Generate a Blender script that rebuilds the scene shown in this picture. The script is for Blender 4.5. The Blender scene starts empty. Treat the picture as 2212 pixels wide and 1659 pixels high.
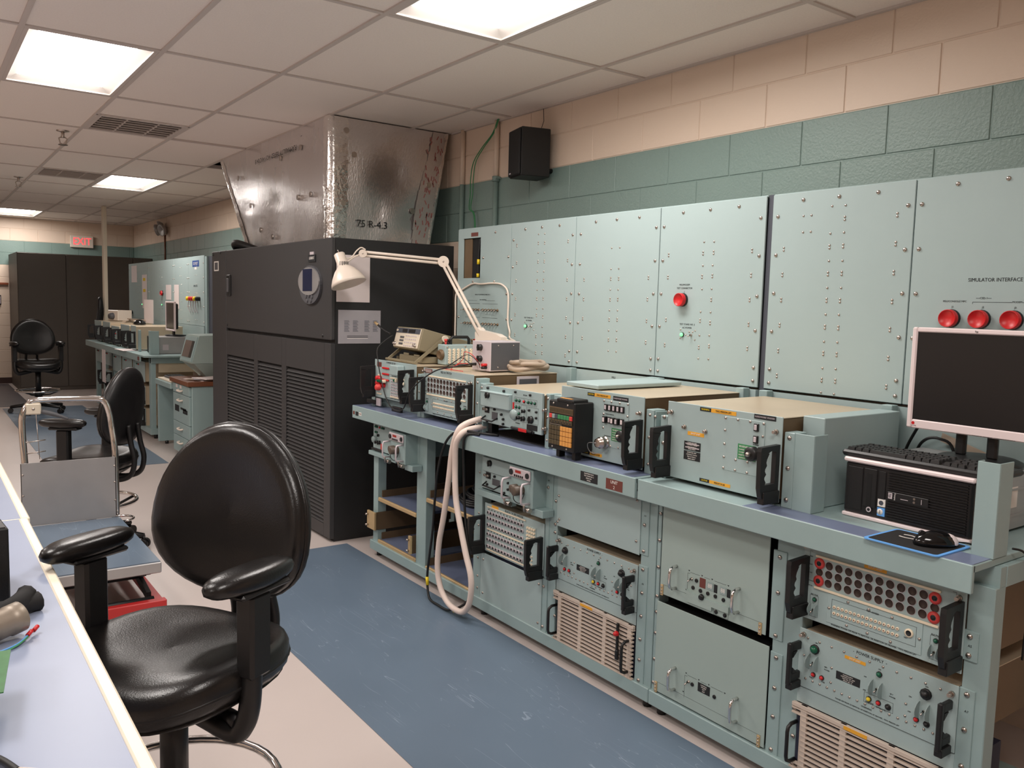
import bpy, math, random
from mathutils import Matrix, Vector
R = math.radians
random.seed(7)
scene = bpy.context.scene
col = scene.collection

# ---------------------------------------------------------------- camera, world, exposure
CAM_YAW, CAM_PITCH, CAM_ROLL, CAM_F = R(35.842), R(5.343), R(1.5016), 1801.4
cam_data = bpy.data.cameras.new('camera')
cam = bpy.data.objects.new('camera', cam_data)
col.objects.link(cam)
_f = Vector((math.sin(CAM_YAW) * math.cos(CAM_PITCH), math.cos(CAM_YAW) * math.cos(CAM_PITCH), -math.sin(CAM_PITCH)))
_r = Vector((math.cos(CAM_YAW), -math.sin(CAM_YAW), 0))
_u = _r.cross(_f)
_c, _s = math.cos(CAM_ROLL), math.sin(CAM_ROLL)
_r, _u = _c * _r + _s * _u, -_s * _r + _c * _u
cam.matrix_world = Matrix(((_r.x, _u.x, -_f.x, 0), (_r.y, _u.y, -_f.y, 0), (_r.z, _u.z, -_f.z, 1.5), (0, 0, 0, 1)))
cam_data.sensor_fit = 'HORIZONTAL'
cam_data.sensor_width = 36.0
cam_data.lens = CAM_F / 2212 * 36.0
cam_data.clip_start = 0.05
scene.camera = cam
world = bpy.data.worlds.new('world')
scene.world = world
world.use_nodes = True
world.node_tree.nodes['Background'].inputs[0].default_value = (0.02, 0.02, 0.022, 1)
world.node_tree.nodes['Background'].inputs[1].default_value = 1.0
scene.view_settings.view_transform = 'Standard'
scene.view_settings.look = 'None'
scene.view_settings.exposure = 0.3
scene.view_settings.gamma = 1.0
scene.view_settings.use_curve_mapping = False
LENS_STRENGTH = 19.0          # troffer diffusers
LIGHT_COL = (1.0, 0.94, 0.89)

# ---------------------------------------------------------------- materials
def lin(c):
    def g(u):
        u /= 255.0
        return u / 12.92 if u <= 0.04045 else ((u + 0.055) / 1.055) ** 2.4
    return (g(c[0]), g(c[1]), g(c[2]), 1.0)
MATS = {}
def mat(name, rgb, rough=0.5, metal=0.0, var=0.0, vscale=8.0, bump=0.0, bscale=200.0, spec=0.5, coat=0.0, emit=None, estr=0.0, trans=0.0, rvar=0.0, stretch=None):
    m = bpy.data.materials.new(name)
    m.use_nodes = True
    nt = m.node_tree
    b = nt.nodes['Principled BSDF']
    c = lin(rgb)
    b.inputs['Base Color'].default_value = c
    b.inputs['Roughness'].default_value = rough
    b.inputs['Metallic'].default_value = metal
    b.inputs['Specular IOR Level'].default_value = spec
    b.inputs['Coat Weight'].default_value = coat
    b.inputs['Transmission Weight'].default_value = trans
    if emit:
        b.inputs['Emission Color'].default_value = (*emit, 1)
        b.inputs['Emission Strength'].default_value = estr
    if var or bump or rvar:
        tc = nt.nodes.new('ShaderNodeTexCoord')
        src = tc.outputs['Object']
        if stretch:
            mp = nt.nodes.new('ShaderNodeMapping')
            mp.inputs['Scale'].default_value = stretch
            nt.links.new(src, mp.inputs[0])
            src = mp.outputs[0]
    if var or rvar:
        n = nt.nodes.new('ShaderNodeTexNoise')
        n.inputs['Scale'].default_value = vscale
        n.inputs['Detail'].default_value = 5
        nt.links.new(src, n.inputs['Vector'])
    if var:
        mx = nt.nodes.new('ShaderNodeMix')
        mx.data_type = 'RGBA'
        mx.inputs[6].default_value = tuple(max(0, k * (1 - var)) for k in c[:3]) + (1,)
        mx.inputs[7].default_value = tuple(min(1, k * (1 + var)) for k in c[:3]) + (1,)
        nt.links.new(n.outputs[0], mx.inputs[0])
        nt.links.new(mx.outputs[2], b.inputs['Base Color'])
    if rvar:
        mr = nt.nodes.new('ShaderNodeMapRange')
        mr.inputs[3].default_value = max(0.02, rough - rvar)
        mr.inputs[4].default_value = min(1, rough + rvar)
        nt.links.new(n.outputs[0], mr.inputs[0])
        nt.links.new(mr.outputs[0], b.inputs['Roughness'])
    if bump:
        n2 = nt.nodes.new('ShaderNodeTexNoise')
        n2.inputs['Scale'].default_value = bscale
        n2.inputs['Detail'].default_value = 4
        nt.links.new(src, n2.inputs['Vector'])
        bp = nt.nodes.new('ShaderNodeBump')
        bp.inputs['Strength'].default_value = bump
        bp.inputs['Distance'].default_value = 0.004
        nt.links.new(n2.outputs[0], bp.inputs['Height'])
        nt.links.new(bp.outputs[0], b.inputs['Normal'])
    MATS[name] = m
    return m
def scratch_mat(name, rgb, rough, dark=0.85, light=1.5, scale=5.0, thr=0.012, var=0.08):
    """smooth floor covering with thin scattered scratches"""
    m = mat(name, rgb, rough, var=var, vscale=3.0, rvar=0.08)
    nt = m.node_tree
    b = nt.nodes['Principled BSDF']
    old = b.inputs['Base Color'].links[0].from_socket
    tc = nt.nodes.new('ShaderNodeTexCoord')
    masks = []
    for k, (rot, sc) in enumerate(((0.4, (1.0, 0.12, 1)), (1.9, (1.3, 0.16, 1)), (2.7, (0.9, 0.1, 1)))):
        mp = nt.nodes.new('ShaderNodeMapping')
        mp.inputs['Rotation'].default_value = (0, 0, rot)
        mp.inputs['Scale'].default_value = tuple(s * scale for s in sc)
        nt.links.new(tc.outputs['Object'], mp.inputs[0])
        n = nt.nodes.new('ShaderNodeTexNoise')
        n.inputs['Scale'].default_value = 1.7 + k
        n.inputs['Detail'].default_value = 2
        nt.links.new(mp.outputs[0], n.inputs['Vector'])
        a = nt.nodes.new('ShaderNodeMath'); a.operation = 'SUBTRACT'; a.inputs[1].default_value = 0.5
        nt.links.new(n.outputs[0], a.inputs[0])
        ab = nt.nodes.new('ShaderNodeMath'); ab.operation = 'ABSOLUTE'
        nt.links.new(a.outputs[0], ab.inputs[0])
        lt = nt.nodes.new('ShaderNodeMath'); lt.operation = 'LESS_THAN'; lt.inputs[1].default_value = thr * 0.35
        nt.links.new(ab.outputs[0], lt.inputs[0])
        n3 = nt.nodes.new('ShaderNodeTexNoise')
        n3.inputs['Scale'].default_value = 2.2 + 0.7 * k
        nt.links.new(tc.outputs['Object'], n3.inputs['Vector'])
        g = nt.nodes.new('ShaderNodeMath'); g.operation = 'GREATER_THAN'; g.inputs[1].default_value = 0.56
        nt.links.new(n3.outputs[0], g.inputs[0])
        mu = nt.nodes.new('ShaderNodeMath'); mu.operation = 'MULTIPLY'
        nt.links.new(lt.outputs[0], mu.inputs[0]); nt.links.new(g.outputs[0], mu.inputs[1])
        masks.append(mu)
    s1 = nt.nodes.new('ShaderNodeMath'); s1.operation = 'MAXIMUM'
    nt.links.new(masks[0].outputs[0], s1.inputs[0]); nt.links.new(masks[1].outputs[0], s1.inputs[1])
    s2 = nt.nodes.new('ShaderNodeMath'); s2.operation = 'MAXIMUM'
    nt.links.new(s1.outputs[0], s2.inputs[0]); nt.links.new(masks[2].outputs[0], s2.inputs[1])
    hf = nt.nodes.new('ShaderNodeMath'); hf.operation = 'MULTIPLY'; hf.inputs[1].default_value = 0.5
    nt.links.new(s2.outputs[0], hf.inputs[0])
    mx = nt.nodes.new('ShaderNodeMix'); mx.data_type = 'RGBA'
    c = lin(rgb)
    mx.inputs[7].default_value = tuple(min(1, k * light + 0.12) for k in c[:3]) + (1,)
    nt.links.new(hf.outputs[0], mx.inputs[0])
    nt.links.new(old, mx.inputs[6])
    nt.links.new(mx.outputs[2], b.inputs['Base Color'])
    return m

PAINT = mat('rack_paint', (151, 173, 173), 0.42, var=0.05, vscale=6, bump=0.05, bscale=500)
PAINT2 = mat('panel_paint', (164, 183, 183), 0.45, var=0.03, vscale=5, bump=0.05, bscale=600)
PAINTD = mat('chassis_paint', (163, 180, 175), 0.45, var=0.03, vscale=4)
STEEL = mat('steel_screw', (190, 180, 172), 0.28, 1.0)
CHROME = mat('chrome', (225, 222, 220), 0.1, 1.0)
BLACK = mat('black_plastic', (24, 23, 24), 0.42, var=0.1)
BLACKM = mat('black_metal', (20, 20, 21), 0.5, bump=0.1, bscale=300)
VOID = mat('dark_recess', (14, 13, 13), 0.8)
TAN = mat('gold_chromate', (208, 190, 164), 0.36, 0.3, var=0.12, vscale=4)
TAND = mat('bronze_and_shaded_tan', (116, 95, 71), 0.5, 0.3, var=0.2, vscale=5)  # bronze finish; on drawer bodies it also stands in for rack shade
GOLD = mat('brass_trim', (200, 172, 128), 0.4, 0.3, var=0.08)
IVORY = mat('ivory_strip', (238, 222, 196), 0.5)
WHITE = mat('white_print', (236, 230, 224), 0.6)
INK = mat('black_ink', (28, 30, 32), 0.7)
RED = mat('red_plastic', (205, 32, 36), 0.38)
REDL = mat('coral_red', (222, 70, 66), 0.45)
GREEN = mat('green_lens', (18, 92, 66), 0.25)
GREENP = mat('green_label', (62, 138, 88), 0.55)
YEL = mat('yellow_plastic', (238, 206, 40), 0.4)
ORANGE = mat('amber_label', (236, 170, 50), 0.55)
MAROON = mat('maroon_plate', (112, 58, 50), 0.5)
GREYG = mat('guard_grey', (150, 166, 165), 0.4, 0.0)
DKGREY = mat('dark_grey_metal', (84, 84, 88), 0.55, bump=0.05, bscale=300)
LAVG = mat('light_grey_metal', (205, 194, 198), 0.4, 0.1)
BLUEMAT = mat('blue_laminate', (110, 120, 146), 0.34, var=0.05)
TABLETOP = mat('lavender_laminate', (148, 158, 182), 0.36, var=0.05, vscale=7)
TABLEDGE = mat('cream_edge', (250, 238, 216), 0.42)
CREAM = mat('cream_block_paint', (228, 207, 188), 0.5, var=0.03, vscale=2, bump=0.25, bscale=90)
TEAL = mat('teal_block_paint', (126, 148, 142), 0.42, var=0.05, vscale=3, bump=0.5, bscale=90)
CREAMW = mat('wall_cream', (226, 204, 184), 0.5)
TILE = mat('ceiling_tile', (246, 236, 228), 0.95, var=0.06, vscale=120, bump=0.35, bscale=160)
TEE = mat('grid_white', (206, 195, 188), 0.6)
FLOORM = mat('beige_vinyl', (199, 187, 182), 0.3, var=0.03, vscale=2.5, rvar=0.06)
MATBLUE = scratch_mat('blue_floor_mat', (98, 114, 131), 0.36, scale=5.0, thr=0.005)
CRAC = mat('charcoal_cabinet', (58, 57, 58), 0.5, bump=0.08, bscale=400)
CRACS = mat('black_cabinet_side', (34, 34, 35), 0.6)
FOIL = mat('foil_insulation', (228, 224, 224), 0.27, 0.92, var=0.05, vscale=3, bump=0.5, bscale=110, rvar=0.1, stretch=(1, 1, 0.35))
FOILT = mat('foil_tape', (236, 232, 230), 0.16, 0.95, bump=1.0, bscale=38)
LEATHER = mat('black_vinyl', (22, 20, 20), 0.28, bump=0.12, bscale=260)
LAMPW = mat('lamp_enamel', (236, 222, 208), 0.32)
PAPER = mat('paper', (226, 214, 212), 0.8)
PAPERG = mat('grey_paper', (168, 164, 168), 0.8, var=0.08, vscale=12)
GALV = mat('galvanised', (178, 176, 176), 0.38, 0.55, var=0.15, vscale=6, rvar=0.1)
CREAMPL = mat('instrument_beige', (226, 214, 194), 0.5)
OLIVE = mat('instrument_olive', (138, 128, 104), 0.5)
HOSE = mat('tan_hose', (178, 160, 142), 0.6)
CABLEW = mat('white_cable', (226, 208, 198), 0.55, var=0.12, vscale=14)
RUBBER = mat('black_rubber', (16, 16, 17), 0.5)
SCREEN = mat('dark_screen', (24, 22, 23), 0.3)
SILVER = mat('silver_plastic', (236, 220, 220), 0.4)
CABD = mat('brown_grey_cabinet', (82, 76, 70), 0.55, var=0.05)
WOOD = mat('brown_wood', (120, 74, 50), 0.45, var=0.2, vscale=6, stretch=(1, 8, 8))
EXITM = mat('exit_letters', (235, 40, 45), 0.5, emit=(1.0, 0.05, 0.06), estr=1.6)
LEDR = mat('red_led', (110, 14, 14), 0.4, emit=(1, 0.06, 0.03), estr=0.12)
GLOWG = mat('green_lamp', (120, 225, 150), 0.3, emit=(0.25, 1, 0.4), estr=0.8)
SKYBL = mat('pad_blue', (104, 168, 236), 0.6)
CARPET = mat('black_cloth', (26, 25, 26), 0.8)
AMBER = mat('amber_key', (226, 160, 82), 0.5)
OLKEY = mat('olive_key', (84, 72, 50), 0.5)
CLEAR = mat('clear_plastic', (235, 235, 235), 0.08, trans=0.9, spec=0.5)
LENS = mat('troffer_lens', (250, 240, 230), 0.6, emit=LIGHT_COL, estr=LENS_STRENGTH)
PCB = mat('circuit_green', (52, 112, 58), 0.45, var=0.3, vscale=60)
FLOORD = mat('dark_tile', (70, 66, 72), 0.4)
COPPER = mat('copper_rail', (150, 88, 62), 0.4, 0.4)
BASEB = mat('maroon_base', (58, 34, 30), 0.5)
SLATE = mat('slate_grey', (70, 74, 84), 0.55)
CABR = mat('red_steel', (190, 44, 44), 0.38)

# ---------------------------------------------------------------- mesh builder
class MB:
    def __init__(self, m=None):
        self.v, self.f, self.mi, self.sm, self.mats, self.cur = [], [], [], [], [], 0
        if m: self.use(m)
    def use(self, m):
        if m not in self.mats: self.mats.append(m)
        self.cur = self.mats.index(m)
        return self
    def add(self, vs, fs, smooth=False):
        o = len(self.v)
        self.v.extend([tuple(p) for p in vs])
        for q in fs:
            self.f.append(tuple(i + o for i in q)); self.mi.append(self.cur); self.sm.append(smooth)
        return self
    def box(self, x0, y0, z0, x1, y1, z1, c=0.0):
        if x0 > x1: x0, x1 = x1, x0
        if y0 > y1: y0, y1 = y1, y0
        if z0 > z1: z0, z1 = z1, z0
        if c <= 0:
            v = [(x, y, z) for x in (x0, x1) for y in (y0, y1) for z in (z0, z1)]
            return self.add(v, [(0, 1, 3, 2), (4, 6, 7, 5), (0, 4, 5, 1), (2, 3, 7, 6), (0, 2, 6, 4), (1, 5, 7, 3)])
        c = min(c, (x1 - x0) * .49, (y1 - y0) * .49, (z1 - z0) * .49)
        X, Y, Z = (x0, x1), (y0, y1), (z0, z1)
        v = []; ix = {}
        for i in (0, 1):
            for j in (0, 1):
                for k in (0, 1):
                    sx, sy, sz = (1 - 2 * i) * c, (1 - 2 * j) * c, (1 - 2 * k) * c
                    for a, p in enumerate(((X[i], Y[j] + sy, Z[k] + sz), (X[i] + sx, Y[j], Z[k] + sz), (X[i] + sx, Y[j] + sy, Z[k]))):
                        ix[i, j, k, a] = len(v); v.append(p)
        f = []
        for i in (0, 1):
            q = [ix[i, 0, 0, 0], ix[i, 1, 0, 0], ix[i, 1, 1, 0], ix[i, 0, 1, 0]]; f.append(q if i else q[::-1])
            q = [ix[0, i, 0, 1], ix[1, i, 0, 1], ix[1, i, 1, 1], ix[0, i, 1, 1]]; f.append(q[::-1] if i else q)
            q = [ix[0, 0, i, 2], ix[1, 0, i, 2], ix[1, 1, i, 2], ix[0, 1, i, 2]]; f.append(q if i else q[::-1])
        for a in (0, 1):
            for b in (0, 1):
                f.append((ix[a, b, 0, 0], ix[a, b, 1, 0], ix[a, b, 1, 1], ix[a, b, 0, 1]))
                f.append((ix[a, 0, b, 0], ix[a, 1, b, 0], ix[a, 1, b, 2], ix[a, 0, b, 2]))
                f.append((ix[0, a, b, 1], ix[1, a, b, 1], ix[1, a, b, 2], ix[0, a, b, 2]))
                for k in (0, 1): f.append((ix[a, b, k, 0], ix[a, b, k, 1], ix[a, b, k, 2]))
        return self.add(v, f)
    def ring(self, c, ax, r, n, ph=0.0):
        ax = Vector(ax).normalized()
        t = Vector((0, 0, 1)) if abs(ax.z) < .9 else Vector((1, 0, 0))
        a = ax.cross(t).normalized(); b = ax.cross(a)
        return [Vector(c) + r * (math.cos(ph + 2 * math.pi * i / n) * a + math.sin(ph + 2 * math.pi * i / n) * b) for i in range(n)]
    def cyl(self, p0, p1, r0, r1=None, n=12, cap=True, smooth=True):
        r1 = r0 if r1 is None else r1
        ax = Vector(p1) - Vector(p0)
        v = self.ring(p0, ax, r0, n) + self.ring(p1, ax, r1, n)
        self.add(v, [(i, i + n, (i + 1) % n + n, (i + 1) % n) for i in range(n)], smooth)
        if cap:
            o = len(self.v) - 2 * n
            for q in (tuple(range(o, o + n)), tuple(range(o + 2 * n - 1, o + n - 1, -1))):
                self.f.append(q); self.mi.append(self.cur); self.sm.append(False)
        return self
    def lathe(self, c, ax, prof, n=16, smooth=True):
        """prof: (radius, distance along axis)"""
        ax = Vector(ax).normalized(); v = []
        for r, d in prof: v += self.ring(Vector(c) + ax * d, ax, max(r, 1e-5), n)
        f = []
        for k in range(len(prof) - 1):
            for i in range(n):
                f.append((k * n + i, (k + 1) * n + i, (k + 1) * n + (i + 1) % n, k * n + (i + 1) % n))
        return self.add(v, f, smooth)
    def dome(self, c, ax, r, h, n=8):
        return self.lathe(c, ax, [(r, 0), (r * .92, h * .45), (r * .55, h * .88), (0, h)], n)
    def tube(self, pts, r, n=8, closed=False, smooth=True, cap=True):
        P = [Vector(p) for p in pts]; v = []; m = len(P)
        up = None
        rr = r if isinstance(r, (list, tuple)) else [r] * m
        for i, p in enumerate(P):
            d = (P[(i + 1) % m] - P[i - 1]) if (closed or 0 < i < m - 1) else (P[1] - P[0] if i == 0 else P[-1] - P[-2])
            d.normalize()
            if up is None: up = Vector((0, 0, 1)) if abs(d.z) < .9 else Vector((1, 0, 0))
            a = (up - d * up.dot(d)).normalized(); up = a
            b = d.cross(a)
            v += [p + rr[i] * (math.cos(2 * math.pi * j / n) * a + math.sin(2 * math.pi * j / n) * b) for j in range(n)]
        f = []
        for i in range(m if closed else m - 1):
            k = (i + 1) % m
            f += [(i * n + j, i * n + (j + 1) % n, k * n + (j + 1) % n, k * n + j) for j in range(n)]
        self.add(v, f, smooth)
        if cap and not closed:
            o = len(self.v) - m * n
            for q in (tuple(range(o + n - 1, o - 1, -1)), tuple(range(o + (m - 1) * n, o + m * n))):
                self.f.append(q); self.mi.append(self.cur); self.sm.append(False)
        return self
    def prism(self, poly, y0, y1, axes='xz'):
        """polygon in plane 'axes', extruded along the remaining axis"""
        rem = ({'x', 'y', 'z'} - set(axes)).pop()
        def mk(p, t):
            d = {axes[0]: p[0], axes[1]: p[1], rem: t}
            return (d['x'], d['y'], d['z'])
        n = len(poly)
        v = [mk(p, y0) for p in poly] + [mk(p, y1) for p in poly]
        f = [tuple(range(n)), tuple(range(2 * n - 1, n - 1, -1))] + [(i, i + n, (i + 1) % n + n, (i + 1) % n) for i in range(n)]
        return self.add(v, f)
    def frame(self, x0, z0, x1, z1, w, y0, y1, c=0.0):
        self.box(x0, y0, z0, x0 + w, y1, z1, c); self.box(x1 - w, y0, z0, x1, y1, z1, c)
        self.box(x0 + w, y0, z0, x1 - w, y1, z0 + w, c); self.box(x0 + w, y0, z1 - w, x1 - w, y1, z1, c)
        return self
    def xf(self, M):
        self.v = [tuple(M @ Vector(p)) for p in self.v]
        return self
    def mesh(self, name):
        me = bpy.data.meshes.new(name)
        me.from_pydata(self.v, [], self.f)
        for m in self.mats: me.materials.append(m)
        me.polygons.foreach_set('material_index', self.mi)
        me.polygons.foreach_set('use_smooth', self.sm)
        me.update()
        import bmesh
        bm = bmesh.new(); bm.from_mesh(me)
        bmesh.ops.recalc_face_normals(bm, faces=bm.faces)
        bm.to_mesh(me); bm.free()
        return me
    def build(self, name, parent=None, label=None, kind=None, loc=None):
        return obj(name, self.mesh(name), parent, label, kind, loc)
def obj(name, me, parent=None, label=None, kind=None, loc=None, rz=None):
    o = bpy.data.objects.new(name, me)
    col.objects.link(o)
    if parent: o.parent = parent
    if label: o['label'] = label
    if kind: o['kind'] = kind
    if loc: o.location = loc
    if rz: o.rotation_euler = (0, 0, rz)
    return o
def tag(o, label, cat, group=None):
    o['label'] = label; o['category'] = cat
    if group: o['group'] = group
    return o
def thing(name, label, cat, loc=(0, 0, 0), rz=0.0, group=None):
    o = bpy.data.objects.new(name, None)
    o.empty_display_size = 0.05
    col.objects.link(o)
    o.location = loc; o.rotation_euler = (0, 0, rz)
    return tag(o, label, cat, group)
def solo(name, mb, label, cat, loc=(0, 0, 0), rz=0.0, group=None):
    o = mb.build(name)
    o.location = loc; o.rotation_euler = (0, 0, rz)
    return tag(o, label, cat, group)
def struct(name, mb):
    o = mb.build(name); o['kind'] = 'structure'
    return o
def dup(root, loc, rz, label, group=None):
    r = root.copy(); col.objects.link(r); r.location = loc; r.rotation_euler = (0, 0, rz)
    r['label'] = label
    if group: r['group'] = group
    for ch in list(root.children):
        c = ch.copy(); col.objects.link(c); c.parent = r
        for g in ch.children:
            d = g.copy(); col.objects.link(d); d.parent = c
    return r
TEXTS = {}
def text(s, size, parent, loc, m=INK, align='CENTER', name='lettering', wx=1.0, rot=None, label=None):
    """flat print facing local -y (x right, z up)"""
    key = (s, size, align, wx, m.name)
    if key not in TEXTS:
        cu = bpy.data.curves.new('print', 'FONT')
        cu.body = s; cu.size = size; cu.align_x = align; cu.align_y = 'CENTER'; cu.resolution_u = 2; cu.extrude = 0.0002
        to = bpy.data.objects.new('print', cu)
        me = bpy.data.meshes.new_from_object(to)
        bpy.data.objects.remove(to); bpy.data.curves.remove(cu)
        me.transform(Matrix.Diagonal((wx, 1, 1, 1)))
        me.transform(Matrix.Rotation(math.pi / 2, 4, 'X'))
        me.materials.clear(); me.materials.append(m)
        TEXTS[key] = me
    o = obj(name, TEXTS[key], parent, label, None, loc)
    if rot: o.rotation_euler = rot
    return o
def smooth_path(pts, k=6):
    P = [Vector(p) for p in pts]; out = []
    for i in range(len(P) - 1):
        p0, p1, p2, p3 = P[max(i - 1, 0)], P[i], P[i + 1], P[min(i + 2, len(P) - 1)]
        for j in range(k):
            t = j / k
            out.append(0.5 * ((2 * p1) + (p2 - p0) * t + (2 * p0 - 5 * p1 + 4 * p2 - p3) * t * t + (3 * p1 - p0 - 3 * p2 + p3) * t ** 3))
    out.append(P[-1])
    return out
RZ = -math.pi / 2     # things on the right wall: local x = right, y = into the wall, z = up
# ================================================================ ROOM
XW, YF, ZC = 3.27, 16.1, 2.737
XL, YB = -4.2, -3.0
struct('floor', MB(FLOORM).box(XL, YB, -0.1, XW, YF, 0.0))
def bands(fn, mb):
    for z0, z1, m in ((0.0, 1.958, CREAM), (1.958, 2.358, TEAL), (2.358, ZC + 0.1, CREAM)):
        mb.use(m); fn(mb, z0, z1)
    return mb
wr = struct('wall_right', bands(lambda b, z0, z1: b.box(XW, YB - .2, z0, XW + .2, YF + .2, z1), MB()))
wf = struct('wall_far', bands(lambda b, z0, z1: b.box(XL - .2, YF, z0, XW, YF + .2, z1), MB()))
struct('wall_left', bands(lambda b, z0, z1: b.box(XL - .2, YB, z0, XL, YF, z1), MB()))
struct('wall_back', bands(lambda b, z0, z1: b.box(XL - .2, YB - .2, z0, XW, YB, z1), MB()))
# painted concrete blocks, proud of their joints
BL, BH, J, PR = 0.4064, 0.2, 0.005, 0.004
def block_mesh(length, height, m, axis):
    b = MB(m)
    if axis == 'y': b.box(-PR, 0, 0, 0.002, length - J, height - J, 0.0035)
    else: b.box(0, -PR, 0, length - J, 0.002, height - J, 0.0035)
    return b.mesh('block')
bcache = {}
def blocks(parent, rows, a0, a1, phase, axis):
    for r in rows:
        z0 = 2.358 + r * BH
        h = min(BH, ZC - z0)
        m = CREAM if r >= 0 else (TEAL if r >= -2 else CREAM)
        a = phase + (0 if r % 2 else BL / 2)
        a += math.floor((a0 - a) / BL) * BL
        while a < a1 - .01:
            s, e = max(a, a0), min(a + BL, a1)
            k = (round(e - s, 3), round(h, 3), m.name, axis)
            if e - s > .03:
                if k not in bcache: bcache[k] = block_mesh(e - s, h, m, axis)
                loc = (XW, s + J / 2, z0 + J / 2) if axis == 'y' else (s + J / 2, YF, z0 + J / 2)
                obj('block', bcache[k], parent, loc=loc)
            a += BL
blocks(wr, (-3, -2, -1, 0, 1), -0.4, YF - .01, 3.981, 'y')
blocks(wf, range(-12, 2), 0.2, XW - .01, 3.2, 'x')
struct('baseboard_far', MB(BASEB).box(XL, YF - .012, 0, XW, YF, .1, .002))
struct('baseboard_left', MB(BASEB).box(XL, YB, 0, XL + .012, YF, .1, .002))

# ---- ceiling: grid of tees with lay-in tiles
GX = [XW] + [1.70 + .6185 * k for k in (2, 1, 0, -1, -2, -3, -4, -5, -6, -7, -8, -9)] + [XL]
GX = sorted(GX)
GY = [YB] + [2.125 + 1.2325 * k for k in range(-4, 12)] + [YF]
ceil = struct('ceiling', MB(VOID).box(XL - .2, YB - .2, ZC + .12, XW + .2, YF + .2, ZC + .2))
LIGHTS = {(1.70, 2.125): 0, (0.463, 4.59): 1, (1.70, 9.52): 2, (1.0815, 14.45): 3}
EXTRA = [(-0.774, 2.125), (0.463, -0.34), (-2.63, 4.59), (-1.3925, 7.055), (-2.63, -0.34)]
def near(a, b): return abs(a - b) < .02
def is_light(x, y): return any(near(x, p[0]) and near(y, p[1]) for p in list(LIGHTS) + EXTRA)
VENTS = [(1.0815, 5.8225), (1.0815, 9.52)]
tcache = {}
def tile(x0, x1, y0, y1, tilt=0.0):
    k = (round(x1 - x0, 3), round(y1 - y0, 3))
    if k not in tcache:
        tcache[k] = MB(TILE).box(.004, .004, 0, k[0] - .004, k[1] - .004, .016, .003).mesh('ceiling_tile')
    o = obj('ceiling_tile', tcache[k], ceil, loc=(x0, y0, ZC + .004))
    if tilt: o.rotation_euler = (tilt, 0, 0)
for i in range(len(GX) - 1):
    for j in range(len(GY) - 1):
        x0, x1, y0, y1 = GX[i], GX[i + 1], GY[j], GY[j + 1]
        if x1 - x0 < .03 or y1 - y0 < .03 or is_light(x0, y0): continue
        if any(near(x0, v[0]) and near(y0, v[1]) for v in VENTS):
            if y0 < 8:
                tile(x0, x1, y0, y0 + .625); obj('grid_tee', MB(TEE).box(x0, y0 + .613, ZC - .004, x1, y0 + .637, ZC + .03).mesh('grid_tee'), ceil)
            else:
                tile(x0, x1, y0 + .6075, y1); obj('grid_tee', MB(TEE).box(x0, y0 + .596, ZC - .004, x1, y0 + .62, ZC + .03).mesh('grid_tee'), ceil)
            continue
        if 2.29 < x0 and 5.3 < y0 + .7 and y1 < 8.4 and x0 < 3.0 and y0 > 5.2:
            continue                                   # where the plenum goes through
        tile(x0, x1, y0, y1, 0.006 if (near(x0, 1.70) and near(y0, 5.8225)) else 0)
for x in GX[1:-1]:
    MB(TEE).box(x - .012, YB, ZC - .004, x + .012, YF, ZC + .03).build('grid_tee', ceil)
for y in GY[1:-1]:
    for a, b in ((XL, 2.30), (2.30, XW)) if not (5.3 < y < 7.8) else ((XL, 2.30),):
        MB(TEE).box(a, y - .012, ZC - .0035, b, y + .012, ZC + .03).build('grid_tee', ceil)
struct('trim_1', MB(TEE).box(XW - .025, YB, ZC - .006, XW - .001, 5.33, ZC + .02).box(XW - .025, 7.8, ZC - .006, XW - .001, YF, ZC + .02).box(XL, YF - .025, ZC - .006, XW - .025, YF - .001, ZC + .02))
# ---- fluorescent troffers
LW, LH = .6185, 1.2325
def troffer(x, y, label):
    t = thing('ceiling_light', label, 'ceiling light', (x, y, ZC), 0, 'fluorescent ceiling panels')
    MB(TEE).box(.012, .012, -.003, LW - .012, .034, .02, .001).box(.012, LH - .034, -.003, LW - .012, LH - .012, .02, .001) \
        .box(.012, .034, -.003, .034, LH - .034, .02, .001).box(LW - .034, .034, -.003, LW - .012, LH - .034, .02, .001).build('frame', t)
    b = MB(LENS)
    a = (.034, LW - .034, .034, LH - .034); d = .05
    z0, z1 = .004, .03
    v = [(a[0], a[2], z0), (a[1], a[2], z0), (a[1], a[3], z0), (a[0], a[3], z0), (a[0] + d, a[2] + d, z1), (a[1] - d, a[2] + d, z1), (a[1] - d, a[3] - d, z1), (a[0] + d, a[3] - d, z1)]
    b.add([v[4], v[5], v[6], v[7]], [(0, 1, 2, 3)])
    b.build('diffuser', t)
    MB(WHITE).add(v, [(0, 1, 5, 4), (1, 2, 6, 5), (2, 3, 7, 6), (3, 0, 4, 7)]).build('reflector', t)
    MB(TEE).box(.0, .0, .04, LW, LH, .1).build('housing', t)
    return t
LL = ['bright ceiling light above the grey equipment panels, nearest the right wall', 'large bright ceiling light in the top left corner of the view',
      'ceiling light beyond the foil duct, beside the farther air vent', 'farthest ceiling light, near the wall with the exit sign']
for p, k in LIGHTS.items(): troffer(p[0], p[1], LL[k])
for p, s in zip(EXTRA, ('above the pale foreground table', 'above the camera', 'in the left half of the room', 'deeper in the left half of the room', 'behind the camera on the left')): troffer(p[0], p[1], 'ceiling light outside the picture, ' + s)
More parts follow.
